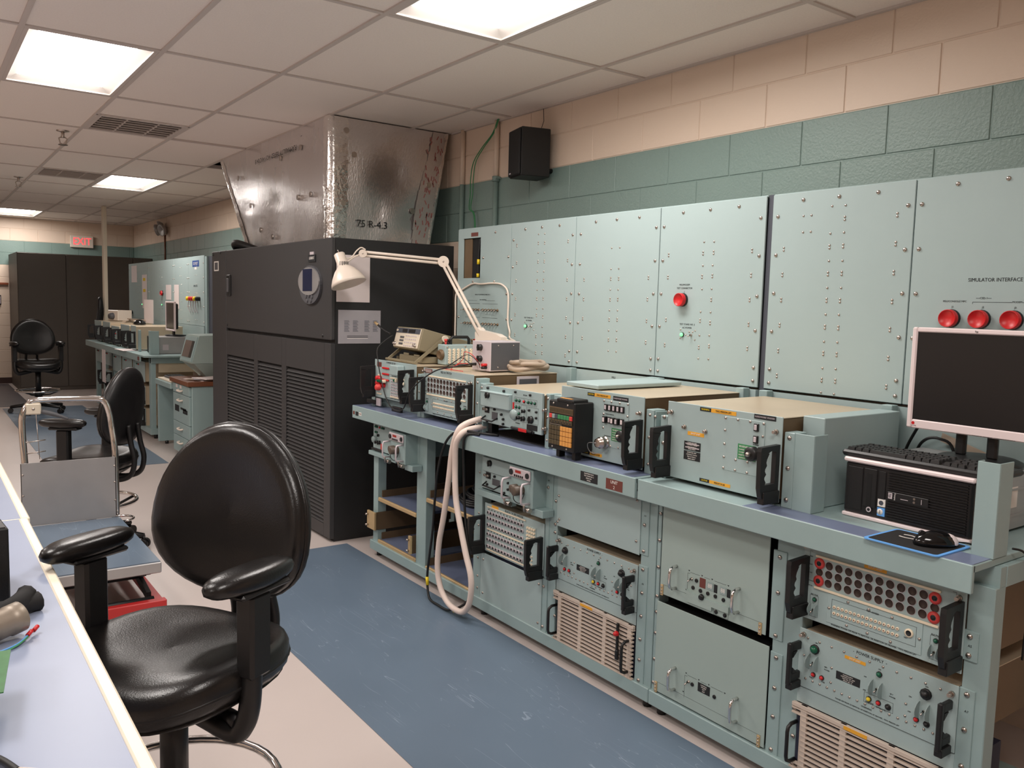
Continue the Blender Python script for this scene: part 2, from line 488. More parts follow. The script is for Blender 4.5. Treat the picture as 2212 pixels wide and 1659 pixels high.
# ---- air diffusers
def vent(x, y, label):
    t = thing('air_vent', label, 'air vent', (x, y, ZC), 0, 'ceiling air diffusers')
    s = .5945
    MB(TEE).box(.0, .0, -.004, s, .03, .01, .001).box(0, s - .03, -.004, s, s, .01, .001).box(0, .03, -.004, .03, s - .03, .01, .001).box(s - .03, .03, -.004, s, s - .03, .01, .001).build('frame', t)
    MB(VOID).box(.02, .02, .07, s - .02, s - .02, .08).build('backing', t)
    for k in range(6):
        y = .06 + k * .085
        MB(TEE).add([(.03, y, -.012), (s - .03, y, -.012), (s - .03, y + .045, .025), (.03, y + .045, .025), (.03, y, -.004), (s - .03, y, -.004), (s - .03, y + .04, .03), (.03, y + .04, .03)], [(0, 1, 2, 3), (4, 5, 6, 7), (0, 1, 5, 4), (1, 2, 6, 5), (2, 3, 7, 6), (3, 0, 4, 7)]).build('slat', t)
    MB(TEE).box(.19, .03, -.006, .2, s - .03, .02).build('divider', t); MB(TEE).box(.4, .03, -.006, .41, s - .03, .02).build('divider', t)
    return t
vent(1.0935, 5.8225 + .637, 'square ceiling air vent with slanted vanes, left of the foil duct')
vent(1.0935, 9.52 + .002, 'farther square ceiling air vent beside a lit ceiling panel')
def sprinkler(x, y, label):
    t = thing('sprinkler_head', label, 'sprinkler', (x, y, ZC), 0, 'ceiling sprinklers')
    MB(STEEL).lathe((0, 0, 0), (0, 0, -1), [(.045, -.01), (.045, .002), (.02, .008), (.0, .009)], 14).build('escutcheon', t)
    MB(STEEL).cyl((0, 0, 0), (0, 0, -.05), .012, n=8).tube([(-.004, 0, -.04), (-.028, 0, -.055), (-.02, 0, -.09), (0, 0, -.1)], .005, 6).tube([(.004, 0, -.04), (.028, 0, -.055), (.02, 0, -.09), (0, 0, -.1)], .005, 6).build('body', t)
    MB(STEEL).cyl((0, 0, -.1), (0, 0, -.104), .034, n=12).build('deflector', t)
sprinkler(.99, 7.3, 'metal sprinkler head on the ceiling, the nearer of the two')
sprinkler(.99, 10.5, 'metal sprinkler head on the ceiling, the farther of the two')
# ---- blue floor strips
def strip(x0, x1, y0, y1, label):
    return solo('floor_mat', MB(MATBLUE).box(x0, y0, 0, x1, y1, .003, .001), label, 'floor mat', group='blue floor mats')
strip(1.275, 2.16, -1.2, 4.70, 'long blue scratched floor mat in front of the equipment racks')
strip(0.93, 1.86, 7.86, 12.55, 'blue floor mat farther back, under the two far chairs')
solo('floor_mat', MB(FLOORD).box(-1.2, 12.75, 0, 1.28, 16.0, .004, .001), 'dark grey floor mat by the wall with the exit sign', 'floor mat')
# ================================================================ EQUIPMENT RACKS
XR = 2.2                       # front plane of the racks
def bigscrew():
    return MB(STEEL).dome((0, 0, 0), (0, -1, 0), .0078, .0055, 10).use(INK).box(-.0045, -.0058, -.0007, .0045, -.0052, .0007).mesh('screw')
SCREW = bigscrew()
def screw(parent, u, z, y=0.0, s=1.0):
    o = obj('screw', SCREW, parent, loc=(u, y, z))
    if s != 1.0: o.scale = (s, s, s)
    return o
def rivets(parent, pts, r=.0035, y=0.0, m=STEEL, name='rivets'):
    b = MB(m)
    for u, z in pts: b.dome((u, y, z), (0, -1, 0), r, r * .7, 7)
    return b.build(name, parent, kind='stuff')
def plate(parent, name, u0, z0, u1, z1, m, t=.0008, y=0.0, label=None):
    return MB(m).box(u0, y - t, z0, u1, y, z1).build(name, parent, label)
def lamp(parent, u, z, r, m, name='indicator_lamp', y=0.0):
    return MB(BLACK).lathe((u, y, z), (0, -1, 0), [(r * 1.25, 0), (r * 1.25, r * .5), (r, r * .55)], 10).use(m).dome((u, y - r * .5, z), (0, -1, 0), r, r * 1.0, 10).build(name, parent)
def pushcap(parent, u, z, r, h, m, name='push_button', y=0.0):
    return MB(m).lathe((u, y, z), (0, -1, 0), [(r, 0), (r, h * .85), (r * .85, h), (0, h)], 12).build(name, parent)
def knob(parent, u, z, r, h, m=BLACK, name='knob', y=0.0, ptr=True):
    b = MB(m).lathe((u, y, z), (0, -1, 0), [(r, 0), (r * .95, h * .5), (r * .8, h), (0, h)], 14)
    if ptr: b.box(u - r * .25, y - h * 1.35, z - r * .95, u + r * .25, y - h * .8, z + r * .95, r * .1)
    return b.build(name, parent)
def standoff(parent, u, z, r=.008, h=.02, y=0.0):
    return MB(STEEL).cyl((u, y, z), (u, y - h * .35, z), r, n=10).cyl((u, y - h * .35, z), (u, y - h, z), r * .7, n=8).build('thumbscrew', parent)
def toggle(parent, u, z, name='toggle_switch', y=0.0, up=-1):
    return MB(STEEL).lathe((u, y, z), (0, -1, 0), [(.006, 0), (.006, .003), (.0035, .004), (.0035, .009)], 8).cyl((u, y - .008, z), (u, y - .022, z + .006 * up), .0022, .0028, n=6).build(name, parent)
def guard(parent, u, z, s=1.12):
    g = MB(GREYG)
    for k in (-1, 1):
        x = u + k * .0125 * s
        poly = [(0, z - .022 * s)] + [(-.026 * s * math.sin(math.pi * i / 8), z - .022 * s * math.cos(math.pi * i / 8)) for i in range(1, 8)] + [(0, z + .022 * s)]
        g.prism(poly, x - .001, x + .001, 'yz')
    g.box(u - .013 * s, -.001, z - .022 * s, u + .013 * s, 0, z + .022 * s)
    o = g.build('switch_guard', parent)
    toggle(o, u, z, 'toggle')
    return o
def handle_mesh():
    b = MB(BLACK); t0, t1 = -.008, .008
    b.prism([(0, .172), (-.094, .168), (-.096, .155), (-.088, .148), (-.062, .148), (-.045, .155), (-.024, .15), (0, .15)], t0, t1, 'yz')
    b.prism([(0, 0.0), (-.074, 0), (-.086, .012), (-.094, .04), (-.094, .05), (0, .05)], t0, t1, 'yz')
    b.prism([(0, .05), (-.023, .05), (-.023, .15), (0, .15)], t0, t1, 'yz')
    wave = [(-.072, .05), (-.068, .058), (-.075, .068), (-.075, .074), (-.067, .083), (-.074, .093), (-.073, .1), (-.065, .11), (-.069, .12), (-.066, .13), (-.055, .148)]
    b.prism([(-.094, .05), (-.096, .155), (-.088, .15)] + wave[::-1], t0, t1, 'yz')
    b.box(-.012, -.08, -.012, .012, 0, .028, .002)
    b.use(STEEL)
    for y, z in ((-.04, .012), (-.055, .16)): b.dome((-.0085 if z > .1 else -.0125, y, z), (-1, 0, 0), .003, .002, 6)
    return b.mesh('handle')
HANDLE = handle_mesh()
def handle(parent, u, z): return obj('handle', HANDLE, parent, loc=(u, 0, z))
def psu_handle_mesh():
    b = MB(BLACK); t0, t1 = -.007, .007
    b.box(t0, -.058, .0, t1, -.042, .132, .003)
    b.box(t0, -.046, .104, t1, 0, .13, .003)
    b.box(t0, -.046, .012, t1, 0, .036, .003)
    b.prism([(-.042, .104), (-.02, .104), (-.042, .085)], t0, t1, 'yz')
    b.prism([(-.042, .036), (-.02, .036), (-.042, .055)], t0, t1, 'yz')
    b.box(-.011, -.05, -.016, .011, 0, .008, .002)
    return b.mesh('handle')
PHANDLE = psu_handle_mesh()
def tubehandle(parent, u, z0, z1, d=.045, r=.006, m=BLACK, name='handle'):
    p = [(u, 0, z0), (u, -d * .6, z0), (u, -d * .92, z0 + .008), (u, -d, z0 + .022), (u, -d, z1 - .022), (u, -d * .92, z1 - .008), (u, -d * .6, z1), (u, 0, z1)]
    return MB(m).tube(p, r, 10).build(name, parent)

# ---------------------------------------------------------------- frames and worktops
def rack_frame(label, y0, posts, x0=XR, ends=(0, 0)):
    """y0 = world y of the left end; posts = list of (yleft, yright)"""
    t = thing('equipment_rack', label, 'rack', (x0, y0, 0), RZ)
    L = y0 - posts[-1][1]
    for a, b in posts:
        MB(PAINT).box(y0 - a, 0, .09, y0 - b, .055, .82, .002).build('post', t)
    for a, b in (posts[0], posts[-1]) if len(posts) > 3 else posts:
        MB(PAINT).box(y0 - a, .53, .09, y0 - b, .585, .82, .002).build('post', t)
    MB(PAINT).box(-.013 if ends[0] else 0, -.015, .037, L + .002, .06, .092, .003).build('base_rail', t)
    MB(PAINT).box(0, .53, .037, L, .59, .092, .003).build('base_rail', t)
    for u in (0, L - .05): MB(PAINT).box(u, .06, .037, u + .05, .53, .092, .002).build('base_rail', t)
    MB(PAINT).box(0, .02, .82, L, .05, .872).build('top_rail', t)
    MB(PAINT).box(0, .54, .82, L, .585, .872).build('top_rail', t)
    for u in (.03, L / 2, L - .04):
        for y in (.03, .56): MB(BLACKM).cyl((u, y, 0), (u, y, .04), .018, n=8).build('foot', t)
    return t
def mount_strip(t, u0, z0, u1, z1, zs, y=-.004, tx=None):
    o = MB(PAINT).box(u0, y, z0, u1, 0.004, z1, .0015).build('mounting_strip', t)
    for z in zs: screw(o, (u0 + u1) / 2, z, y)
    if tx: text(tx[0], .009, o, ((u0 + u1) / 2 + .002, y - .0004, tx[1]))
    return o
Y0 = 4.422
rackA = rack_frame('long teal steel rack with open shelves at its left end and blue worktop', Y0,
                   [(4.422, 4.363), (3.902, 3.80), (3.333, 3.265), (2.775, 2.69), (2.19, 2.112)], ends=(1, 0))
U = lambda y: Y0 - y
# shelves in the two open bays
for (a, b, z, h) in ((4.355, 3.905, .36, 0), (4.355, 3.905, .108, 1), (3.795, 3.34, .47, 0), (3.795, 3.34, .10, 1)):
    s = MB(BLUEMAT).box(U(a), .012, z - .016, U(b), .55, z).build('shelf', rackA)
    MB(GOLD).box(U(a), -.004, z - .022, U(b), .012, z + .002, .004).build('front_trim', s)
    MB(TAND).box(U(a) + .004, .02, z + .0, U(a) + .01, .54, z + .04).build('side_rail', s)
MB(BLACKM).box(U(4.40), .592, .1, U(2.12), .6, .85).build('dark_backing', rackA)  # black sheet added to give the open bays their dark interior
# bronze drawer slides pulled out of the left bay
for (a, z0, z1, d) in ((4.36, .165, .27, 1), (3.925, .135, .235, 0)):
    s = MB(TAND).box(U(a), -.02 if d else -.012, z0, U(a) + .006, .5, z1).build('drawer_slide', rackA)
    MB(GOLD).box(U(a) - (.085 if d else .014), -.03, z0, U(a) + .012, -.016, z1, .002).build('end_bracket', s)
    for k in (.2, .8): MB(STEEL).cyl((U(a) - (.07 if d else .004), -.03, z0 + (z1 - z0) * k), (U(a) - (.07 if d else .004), -.046, z0 + (z1 - z0) * k), .006, n=8).build('bolt', s)
mount_strip(rackA, U(3.945), .615, U(3.875), .815, (.63, .72, .80))
mount_strip(rackA, U(2.785), .61, U(2.722), .815, (.628, .73, .80), tx=('A3', .76))
mount_strip(rackA, U(2.768), .33, U(2.742), .60, ())
mount_strip(rackA, U(2.79), .09, U(2.742), .325, (.11, .29))
mount_strip(rackA, U(2.195), .585, U(2.150), .815, (.60, .70, .80), tx=('A1', .735))
mount_strip(rackA, U(2.195), .085, U(2.148), .545, (.10, .18, .26, .35, .44, .53), tx=('A5', .475))
for z in (.13, .19, .28, .335, .44, .50, .60, .70): screw(rackA, U(3.29), z, 0, .8)
for z in (.58, .68, .545): screw(rackA, U(2.703), z)
def worktop(label, ya, yb, yseam_l, mats):
    t = thing('worktop', label, 'worktop', (XR, ya, 0), RZ)
    L = ya - yb
    MB(PAINT).box(0, -.094, .873, L, .59, .8925, .002).build('surface', t)
    MB(PAINT).box(0, -.1, .82, L, -.086, .8935, .002).build('front_edge', t)
    for u0, u1, d in mats: MB(BLUEMAT).box(u0, -.096, .8925, u1, d, .8945, .0006).build('laminate', t)
    return t
wtA = worktop('long teal worktop edged with a blue laminate strip, end labelled UNIT 2', 4.51, 2.135, 0, [(.0, 2.355, .16)])
plate(wtA, 'name_plate', .012, .842, .034, .862, MAROON, y=-.1)
plate(wtA, 'name_plate', .046, .838, .082, .862, INK, y=-.1)
plate(wtA, 'name_plate', .09, .844, .124, .862, WHITE, y=-.1)
text('ROCK', .012, wtA, (.107, -.1012, .853), MAROON, wx=1.0)
o = plate(wtA, 'name_plate', 2.075, .832, 2.175, .869, INK, y=-.1)
for k in range(4): text(('EQUIPMENT RACK', 'TEST STAND NO. 2', 'SERIAL NO.', 'MODEL')[k], .0066, o, (2.125, -.1012, .863 - k * .0085), WHITE)
o = plate(wtA, 'name_plate', 2.222, .828, 2.312, .868, MAROON, y=-.1)
text('UNIT', .017, o, (2.267, -.1012, .857), WHITE); text('2', .017, o, (2.267, -.1012, .838), WHITE)
wtB = worktop('shorter teal worktop carrying the computer, blue strip at its right end', 2.121, .953, 0, [(.46, 1.164, 0)])

Y0 = 2.108
rackB = rack_frame('teal steel rack at the right edge holding the red patch panel drawers', Y0,
                   [(2.108, 2.09), (1.59, 1.485), (1.003, .938)])
mount_strip(rackB, U(1.601), .467, U(1.551), .755, (.48, .62, .735))
mount_strip(rackB, U(1.592), .088, U(1.546), .426, (.105, .215, .31, .41))
mount_strip(rackB, U(1.012), .615, U(.968), .695, (.63, .68), tx=('A5', .655))
mount_strip(rackB, U(1.006), .05, U(.966), .54, (.09, .2, .33, .43, .525), tx=('A7', .48))
for z in (.12, .21, .31, .39, .45, .56, .66, .76): screw(rackB, U(2.097), z)
MB(BLACKM).box(U(1.605), .03, .09, U(1.585), .05, .815).build('gap_liner', rackB)
MB(PAINT).box(U(.938) - .055, .055, .815, U(.938), .55, .872, .002).build('side_rail', rackB)

# uprights standing on the worktop between the drawers
def upright(parent, y0, a, b, z1, d0=.0, d1=.06):
    return MB(PAINT).box(y0 - a, d0, .8935, y0 - b, d1, z1, .002).build('upright', parent)
for a, b, z1 in ((4.46, 4.415, 1.06), (3.91, 3.875, 1.125), (3.87, 3.84, 1.13), (3.345, 3.31, 1.15), (3.305, 3.276, 1.13), (2.795, 2.765, 1.13), (2.74, 2.685, 1.13), (2.192, 2.152, 1.134), (2.148, 2.142, 1.13)):
    u = upright(wtA, 4.51, a, b, z1)
    for z in (.93, 1.03, z1 - .02): screw(u, 4.51 - (a + b) / 2, z, 0, .8)
for a, b, z1 in ((2.118, 2.082, 1.12), (1.588, 1.55, 1.132)):
    u = upright(wtB, 2.121, a, b, z1)
    for z in (.92, 1.02, 1.115): screw(u, 2.121 - (a + b) / 2, z)
MB(PAINT).box(2.121 - 1.549, 0, .8935, 2.121 - 1.481, .004, 1.133, .001).box(2.121 - 1.485, .004, .8935, 2.121 - 1.481, .07, 1.133, .001).build('upright', wtB)
MB(PAINT).box(2.121 - 1.006, 0, .8935, 2.121 - .951, .004, 1.138, .001).box(2.121 - .955, .004, .8935, 2.121 - .951, .075, 1.138, .001).box(2.121 - 1.006, .004, .8935, 2.121 - 1.002, .03, 1.138, .001).build('upright', wtB)

# ---------------------------------------------------------------- tall blank panels behind the worktops
XP = 2.79
def P2(s): return [tuple(int(k) / 1000 for k in q.split(',')) for q in s.split()]
SCREWS = {
    '1B': '4059,1926 4182,1782 3923,1780 4291,1642 4061,1641 3933,1568 3927,1423 4446,1424',
    '2B': '3767,1926 3616,1928 3465,1928 3876,1871 3355,1873 3878,1720 3355,1722 3876,1569 3353,1572 3878,1422 3354,1422 3354,1274 3354,1220',
    '2s': '3645,1892 3591,1892 3645,1792 3591,1791 3647,1690 3591,1690 3645,1591 3589,1592 3644,1489 3589,1490 3590,1391 3642,1292 3588,1293',
    '2d': '3646,1844 3590,1843 3645,1744 3589,1744 3646,1641 3590,1643 3646,1543 3590,1544 3645,1453 3588,1447 3644,1338 3588,1345 3643,1247 3586,1249 3844,1840 3843,1743 3844,1642 3844,1542 3844,1452 3842,1338 3392,1843 3391,1744 3390,1644 3389,1544 3389,1445 3388,1347 3387,1249',
    '3B': '3178,1928 3026,1929 2872,1929 3291,1873 2760,1875 3291,1722 2760,1724 3290,1571 2762,1573 3291,1423 2762,1424 3290,1274 3290,1219 2762,1273 2760,1220',
    '3s': '3056,1794 2999,1794 3056,1692 3001,1693 3056,1592 3000,1592 3056,1491 2999,1492 3057,1392 2999,1393 3055,1293 2998,1292',
    '3d': '3055,1645 2999,1645 3055,1544 3000,1545 3056,1446 2999,1447 3056,1347 2999,1349 3255,1643 3254,1544 3255,1446 3255,1347 2798,1647 2799,1547 2799,1447 2799,1347',
    '4B': '2598,1930 2444,1931 2292,1932 2711,1875 2180,1878 2711,1723 2179,1727 2713,1573 2179,1565 2714,1425 2179,1426 2714,1275 2178,1275 2713,1220 2178,1221',
    '4s': '2471,1796 2416,1795 2472,1695 2418,1695 2471,1594 2417,1595 2473,1496 2417,1495 2473,1394 2418,1396 2474,1293 2417,1294',
    '4d': '2474,1748 2416,1749 2474,1648 2417,1650 2417,1549 2474,1458 2417,1450 2474,1342 2417,1350 2676,1747 2675,1648 2676,1456 2677,1341 2215,1749 2214,1650 2215,1550 2214,1450 2214,1351',
    '5B': '1986,1933 1834,1932 1681,1933 2098,1877 1568,1878 2098,1727 1569,1728 2099,1577 1568,1578 2099,1426 1569,1426 2099,1275 1568,1275 2099,1220 1568,1221',
    '5s': '1861,1899 1806,1898 1982,1872 1947,1872 1980,1810 1946,1810 1862,1799 1806,1800 1861,1698 1805,1697 1861,1598 1804,1598 1861,1499 1806,1499 1861,1397 1805,1397 1861,1297 1805,1298 1861,1205 1806,1204',
    '5d': '1806,1851 1862,1750 1806,1751 1862,1650 1805,1651 1861,1552 1805,1551 1861,1452 1805,1451 1861,1353 1805,1352 1861,1252 1804,1253 2063,1749 2063,1650 2062,1551 2063,1452 2063,1351 2063,1252 1605,1849 1604,1750 1604,1650 1603,1550 1604,1452 1603,1351 1603,1250',
    '6B': '1404,1934 1249,1935 1520,1878 1520,1728 1520,1577 1520,1426',
}

def panel_cabinet(label, y0, edges, nums, x=XP, data=SCREWS):
    t = thing('panel_cabinet', label, 'cabinet', (x, y0, 0), RZ)
    L = y0 - edges[-1][1]
    MB(BLACKM).box(.004, .02, 1.19, L - .004, .2, 1.955).build('enclosure', t)
    MB(PAINT2).box(0, -.012, .8935, L, .012, 1.186).build('back_plate', t)
    MB(PAINT2).box(0, .004, 1.9585, L, .2, 1.966, .001).build('top_cover', t)
    ps = []
    for (a, b), n in zip(edges, nums):
        u0, u1 = y0 - a, y0 - b
        m = MB(PAINT2)
        if n == 1:
            w0, w1, z0, z1 = y0 - 4.407, y0 - 4.215, 1.663, 1.904
            m.box(u0, -.004, 1.196, w0, .004, 1.962, .001).box(w1, -.004, 1.196, u1, .004, 1.962, .001).box(w0, -.004, 1.196, w1, .004, z0, 0).box(w0, -.004, z1, w1, .004, 1.962, 0)
        else:
            m.box(u0, -.004, 1.196, u1, .004, 1.962, .0015)
        p = m.build('panel', t)
        for yy, z in P2(data.get('%dB' % n, '')): screw(p, y0 - yy, z, -.004)
        pts = []
        for yy, z in P2(data.get('%ds' % n, '')): pts.append((y0 - yy, z))
        for yy, z in P2(data.get('%dd' % n, '')): pts += [(y0 - yy, z + .0055), (y0 - yy, z - .0055)]
        if pts: rivets(p, pts, .0048, -.004)
        ps.append(p)
    return t, ps
cabA, pA = panel_cabinet('four tall pale blue-grey equipment panels behind the long worktop', 4.47, [(4.466, 3.902), (3.898, 3.333), (3.329, 2.737), (2.733, 2.155)], (1, 2, 3, 4))
cabB, pB = panel_cabinet('two tall pale panels at the right edge with SIMULATOR INTERFACE PANEL lettering', 2.126, [(2.124, 1.545), (1.541, .86)], (5, 6))
MB(SLATE).box(4.47 - 2.152, .006, .9, 4.47 - 2.128, .05, 1.966).build('seam_post', cabA)
# panel 1: window with cables, toggles, lettering
q = pA[0]; y0 = 4.47
MB(VOID).box(y0 - 4.41, .01, 1.66, y0 - 4.205, .019, 1.91).build('opening', q)
MB(TAND).box(y0 - 4.41, .006, 1.66, y0 - 4.32, .0095, 1.9).build('inner_plate', q)
MB(RUBBER).tube(smooth_path([(y0 - 4.235, .007, 1.9), (y0 - 4.245, .005, 1.8), (y0 - 4.25, .007, 1.665)]), .006, 8).build('inner_cable', q)
MB(YEL).cyl((y0 - 4.246, .004, 1.775), (y0 - 4.247, .004, 1.745), .009, n=8).cyl((y0 - 4.25, .004, 1.69), (y0 - 4.25, .004, 1.668), .009, n=8).build('cable_tag', q)
plate(q, 'name_plate', y0 - 4.32, 1.913, y0 - 4.243, 1.936, MAROON, y=-.004)
text('SIMULATOR INTERFACE PANEL NO. 1', .0105, q, (y0 - 4.18, -.0046, 1.563), wx=.95)
text('TEST INTERFACE', .0095, q, (y0 - 4.175, -.0046, 1.532))
for z, us in ((1.472, (4.37, 4.018)), (1.389, (4.37, 4.014))):
    for k in range(12):
        yy = us[0] + (us[1] - us[0]) * (k + (.55 if k > 5 else 0)) / 11.55
        MB(TAND).lathe((y0 - yy, -.004, z), (0, -1, 0), [(.008, 0), (.008, .004), (.005, .006), (.004, .014)], 8).use(STEEL).cyl((y0 - yy, -.016, z), (y0 - yy - .004, -.036, z - .004), .003, n=6).build('toggle_switch', q)
    for a, b in ((4.37, 4.21), (4.18, 4.02)):
        MB(INK).box(y0 - a, -.0043, z + .036, y0 - b, -.004, z + .0375).box(y0 - a + .03, -.0043, z + .055, y0 - b - .03, -.004, z + .0562).build('printed_line', q)
# panel 2 and 4: lamp + toggle, panel 4 red connector cap
def acpower(p, y0, yl, yt, z, s1, s2):
    lamp(p, y0 - yl, z, .009, GLOWG, y=-.004)
    toggle(p, y0 - yt, z, y=-.004)
    rivets(p, [(y0 - yl - .012, z + .022), (y0 - yl - .012, z - .016), (y0 - yt + .022, z + .02), (y0 - yt + .022, z - .02), (y0 - yl + .02, z), (y0 - yt - .012, z + .014), (y0 - yt + .008, z + .014)], .004, -.004)
    text(s1, .0105, p, (y0 - (yl + yt) / 2, -.0046, z + .046)); text(s2, .0105, p, (y0 - (yl + yt) / 2, -.0046, z + .031))
acpower(pA[1], y0, 3.738, 3.688, 1.391, 'TEST STAND NO. 1', 'AC POWER')
acpower(pA[3], y0, 2.573, 2.521, 1.393, 'TEST STAND NO. 2', 'AC POWER')
def redcap(p, u, z, r=.029, m=RED):
    return MB(BLACK).lathe((u, -.004, z), (0, -1, 0), [(r * 1.05, 0), (r * .95, .012), (r * .9, .014)], 20).use(m).lathe((u, -.016, z), (0, -1, 0), [(r, 0), (r, .018), (r * .93, .02), (r * .9, .017), (0, .016)], 20).build('connector_cap', p)
redcap(pA[3], y0 - 2.579, 1.547)
text('MSU/MODEM', .0105, pA[3], (y0 - 2.572, -.0046, 1.613)); text('TEST CONNECTOR', .0105, pA[3], (y0 - 2.572, -.0046, 1.598)); text('J', .0095, pA[3], (y0 - 2.572, -.0046, 1.582))
for s, yy, zz in (('MSU', 3.0, 1.165), ('MODEM', 2.80, 1.158), ('CED-1', 2.37, 1.155)): text(s, .014, cabA, (y0 - yy, -.0126, zz))
y0 = 2.126
for yy in (1.394, 1.299, 1.202, 1.105, 1.01): redcap(pB[1], y0 - yy, 1.497)
text('SIMULATOR INTERFACE PANEL NO. 2', .0165, pB[1], (y0 - 1.349, -.0046, 1.622), align='LEFT', wx=.93)
text('MSU/CONSOLE MPC', .0085, pB[1], (y0 - 1.387, -.0046, 1.553)); text('CSD-1', .009, pB[1], (y0 - 1.296, -.0046, 1.564)); text('MODEM', .008, pB[1], (y0 - 1.195, -.0046, 1.5525))
for k, yy in enumerate((1.392, 1.296, 1.199)): text('J' + str(1 + k), .0085, pB[1], (y0 - yy, -.0046, 1.535))
MB(INK).box(y0 - 1.33, -.0043, 1.5505, y0 - 1.21, -.004, 1.552).box(y0 - 1.18, -.0043, 1.5505, y0 - 1.0, -.004, 1.552).box(y0 - 1.33, -.0043, 1.545, y0 - 1.3288, -.004, 1.552).box(y0 - 1.32, -.0043, 1.563, y0 - 1.308, -.004, 1.5643).box(y0 - 1.284, -.0043, 1.563, y0 - 1.272, -.004, 1.5643).build('printed_line', pB[1])
text('CED-2', .014, cabB, (y0 - 1.86, -.0126, 1.16)); text('SIMULATOR ASSEMBLY', .007, cabB, (y0 - 1.47, -.0126, 1.165))
# channel pieces in front of the back plate
for y0_, cab, ys in ((4.47, cabA, (3.30, 2.72, 2.68, 2.205)), (2.126, cabB, (2.09, 1.57))):
    for yy in ys: MB(PAINT).box(y0_ - yy - .02, -.05, .8935, y0_ - yy + .02, -.012, 1.192, .002).build('channel', cab)
# ================================================================ RACK DRAWERS AND INSTRUMENTS
def drawer(name, label, ya, yb, z0, z1, m=PAINT2, depth=.52, body=TAND, bz=None, cat='drawer', inset=.012, x=XR, t=.004):
    """front panel with a metal chassis behind it; local x from the left edge, z from the panel's lower edge"""
    d = thing(name, label, cat, (x - .004, ya, z0), RZ)
    W, H = ya - yb, z1 - z0
    MB(m).box(0, -t, 0, W, 0, H, .0012).build('front_panel', d)
    b0, b1 = bz if bz else (.006, H - .004)
    MB(body).box(inset, .001, b0, W - inset, depth, b1 - .003, .002).build('chassis', d)
    if body is TAND: MB(TAN).box(inset - .002, .002, b1 - .0029, W - inset + .002, depth + .002, b1, .0006).build('top_plate', d)
    return d, W, H
F = -.0046
# ---- patch panel drawer with 3 rows of sockets
SOCK = MB(LAVG).lathe((0, 0, 0), (0, -1, 0), [(.0134, 0), (.0134, .0008), (.0122, .001)], 16).use(mat('socket_brown', (62, 46, 38), .6)).lathe((0, 0, 0), (0, -1, 0), [(.0122, .001), (.0122, .0004), (0, .0003)], 16).mesh('socket')
PIN = MB(IVORY).lathe((0, 0, 0), (0, -1, 0), [(.0048, 0), (.0048, .003), (.003, .0034), (.002, .003)], 10).use(MAROON).lathe((0, 0, 0), (0, -1, 0), [(.002, .003), (0, .003)], 8).mesh('test_pin')
REDPLUG = MB(REDL).lathe((0, 0, 0), (0, -1, 0), [(.0165, 0), (.0165, .004), (.008, .0055)], 18).use(INK).lathe((0, 0, 0), (0, -1, 0), [(.006, .0052), (.006, .007), (0, .007)], 10).mesh('red_plug')
def red_patch(label, ya, z0, plugs):
    d, W, H = drawer('patch_panel', label, ya, ya - .484, z0, z0 + .241, body=TAND, cat='patch panel')
    for r in range(3):
        for c in range(12):
            u, z = .055 + .03175 * c, .1805 - .0267 * r
            if (r, c) in plugs: obj('red_plug', REDPLUG, d, loc=(u, -.004, z))
            else: obj('socket', SOCK, d, loc=(u, -.004, z))
    for z in (.2015, .105): MB(IVORY).box(.042, -.009, z - .0035, .419, -.004, z + .0035, .001).build('label_strip', d)
    text('RED DC PATCH', .015, d, (.229, F, .230))
    o = plate(d, 'maroon_plate', .016, .216, .091, .238, MAROON, y=-.004)
    for k in range(3): text('CAUTION HIGH VOLTAGE', .0052, o, (.053, F - .001, .2325 - .0055 * k), WHITE)
    if plugs:
        o = plate(d, 'amber_tag', .197, .207, .265, .2205, ORANGE, y=-.004); text('SHOP UNIT', .0085, o, (.231, F - .001, .2138), WHITE)
    o = MB(PAINT2).box(.088, -.006, .012, .377, -.004, .1, .0006).build('test_panel', d)
    MB(INK).frame(.103, .03, .361, .086, .0008, -.0064, -.006).build('printed_line', o)
    text('TEST ACCESS', .0065, o, (.232, -.0068, .086))
    for r in range(2):
        for c in range(16): obj('test_pin', PIN, o, loc=(.113 + .013 * c, -.006, .064 - .0185 * r))
    MB(IVORY).lathe((.341, -.006, .063), (0, -1, 0), [(.0125, 0), (.0125, .003), (.008, .004)], 16).use(INK).lathe((.341, -.006, .063), (0, -1, 0), [(.008, .004), (.006, .001), (0, .001)], 12).build('test_jack', o)
    text('TEST', .005, o, (.332, -.0068, .047))
    rivets(o, [(.095, .056), (.155, .092), (.22, .091), (.29, .09), (.155, .022), (.22, .021), (.29, .02), (.37, .056)], .0048, -.006)
    text('WARNING: POWER OFF PRIOR TO REMOVAL OR INSERTION OF DRAWER - TWO PERSON LIFT', .0062, d, (.234, F, .0085), wx=.98)
    for u, s in ((.043, 'RED PWR'), (.412, 'BLK PWR')):
        MB(INK).frame(u - .014, .012, u + .014, .078, .0007, -.0043, -.004).build('printed_line', d)
        text(s, .0058, d, (u, F, .0805)); lamp(d, u + .002, .066, .0058, GREEN, y=-.004); guard(d, u, .034, .85)
    for z, s in ((.2, 'RED'), (.175, 'DSPT'), (.15, 'CKE'), (.125, 'CKE MON'), (.11, 'INPUTS')): text(s, .005, d, (.026, F, z - .005))
    for s, u in ((1, .028), (-1, .45)):
        MB(INK).box(u - .008 * s, -.0043, .17, u - .0072 * s, -.004, .212).box(u - .008 * s, -.0043, .211, u + .002 * s, -.004, .212).box(u - .008 * s, -.0043, .105, u - .0072 * s, -.004, .16).build('printed_line', d)
    handle(d, .012, .022); handle(d, W - .012, .022)
    standoff(d, .014, .225, y=-.004); standoff(d, W - .018, .2, y=-.004)
    return d
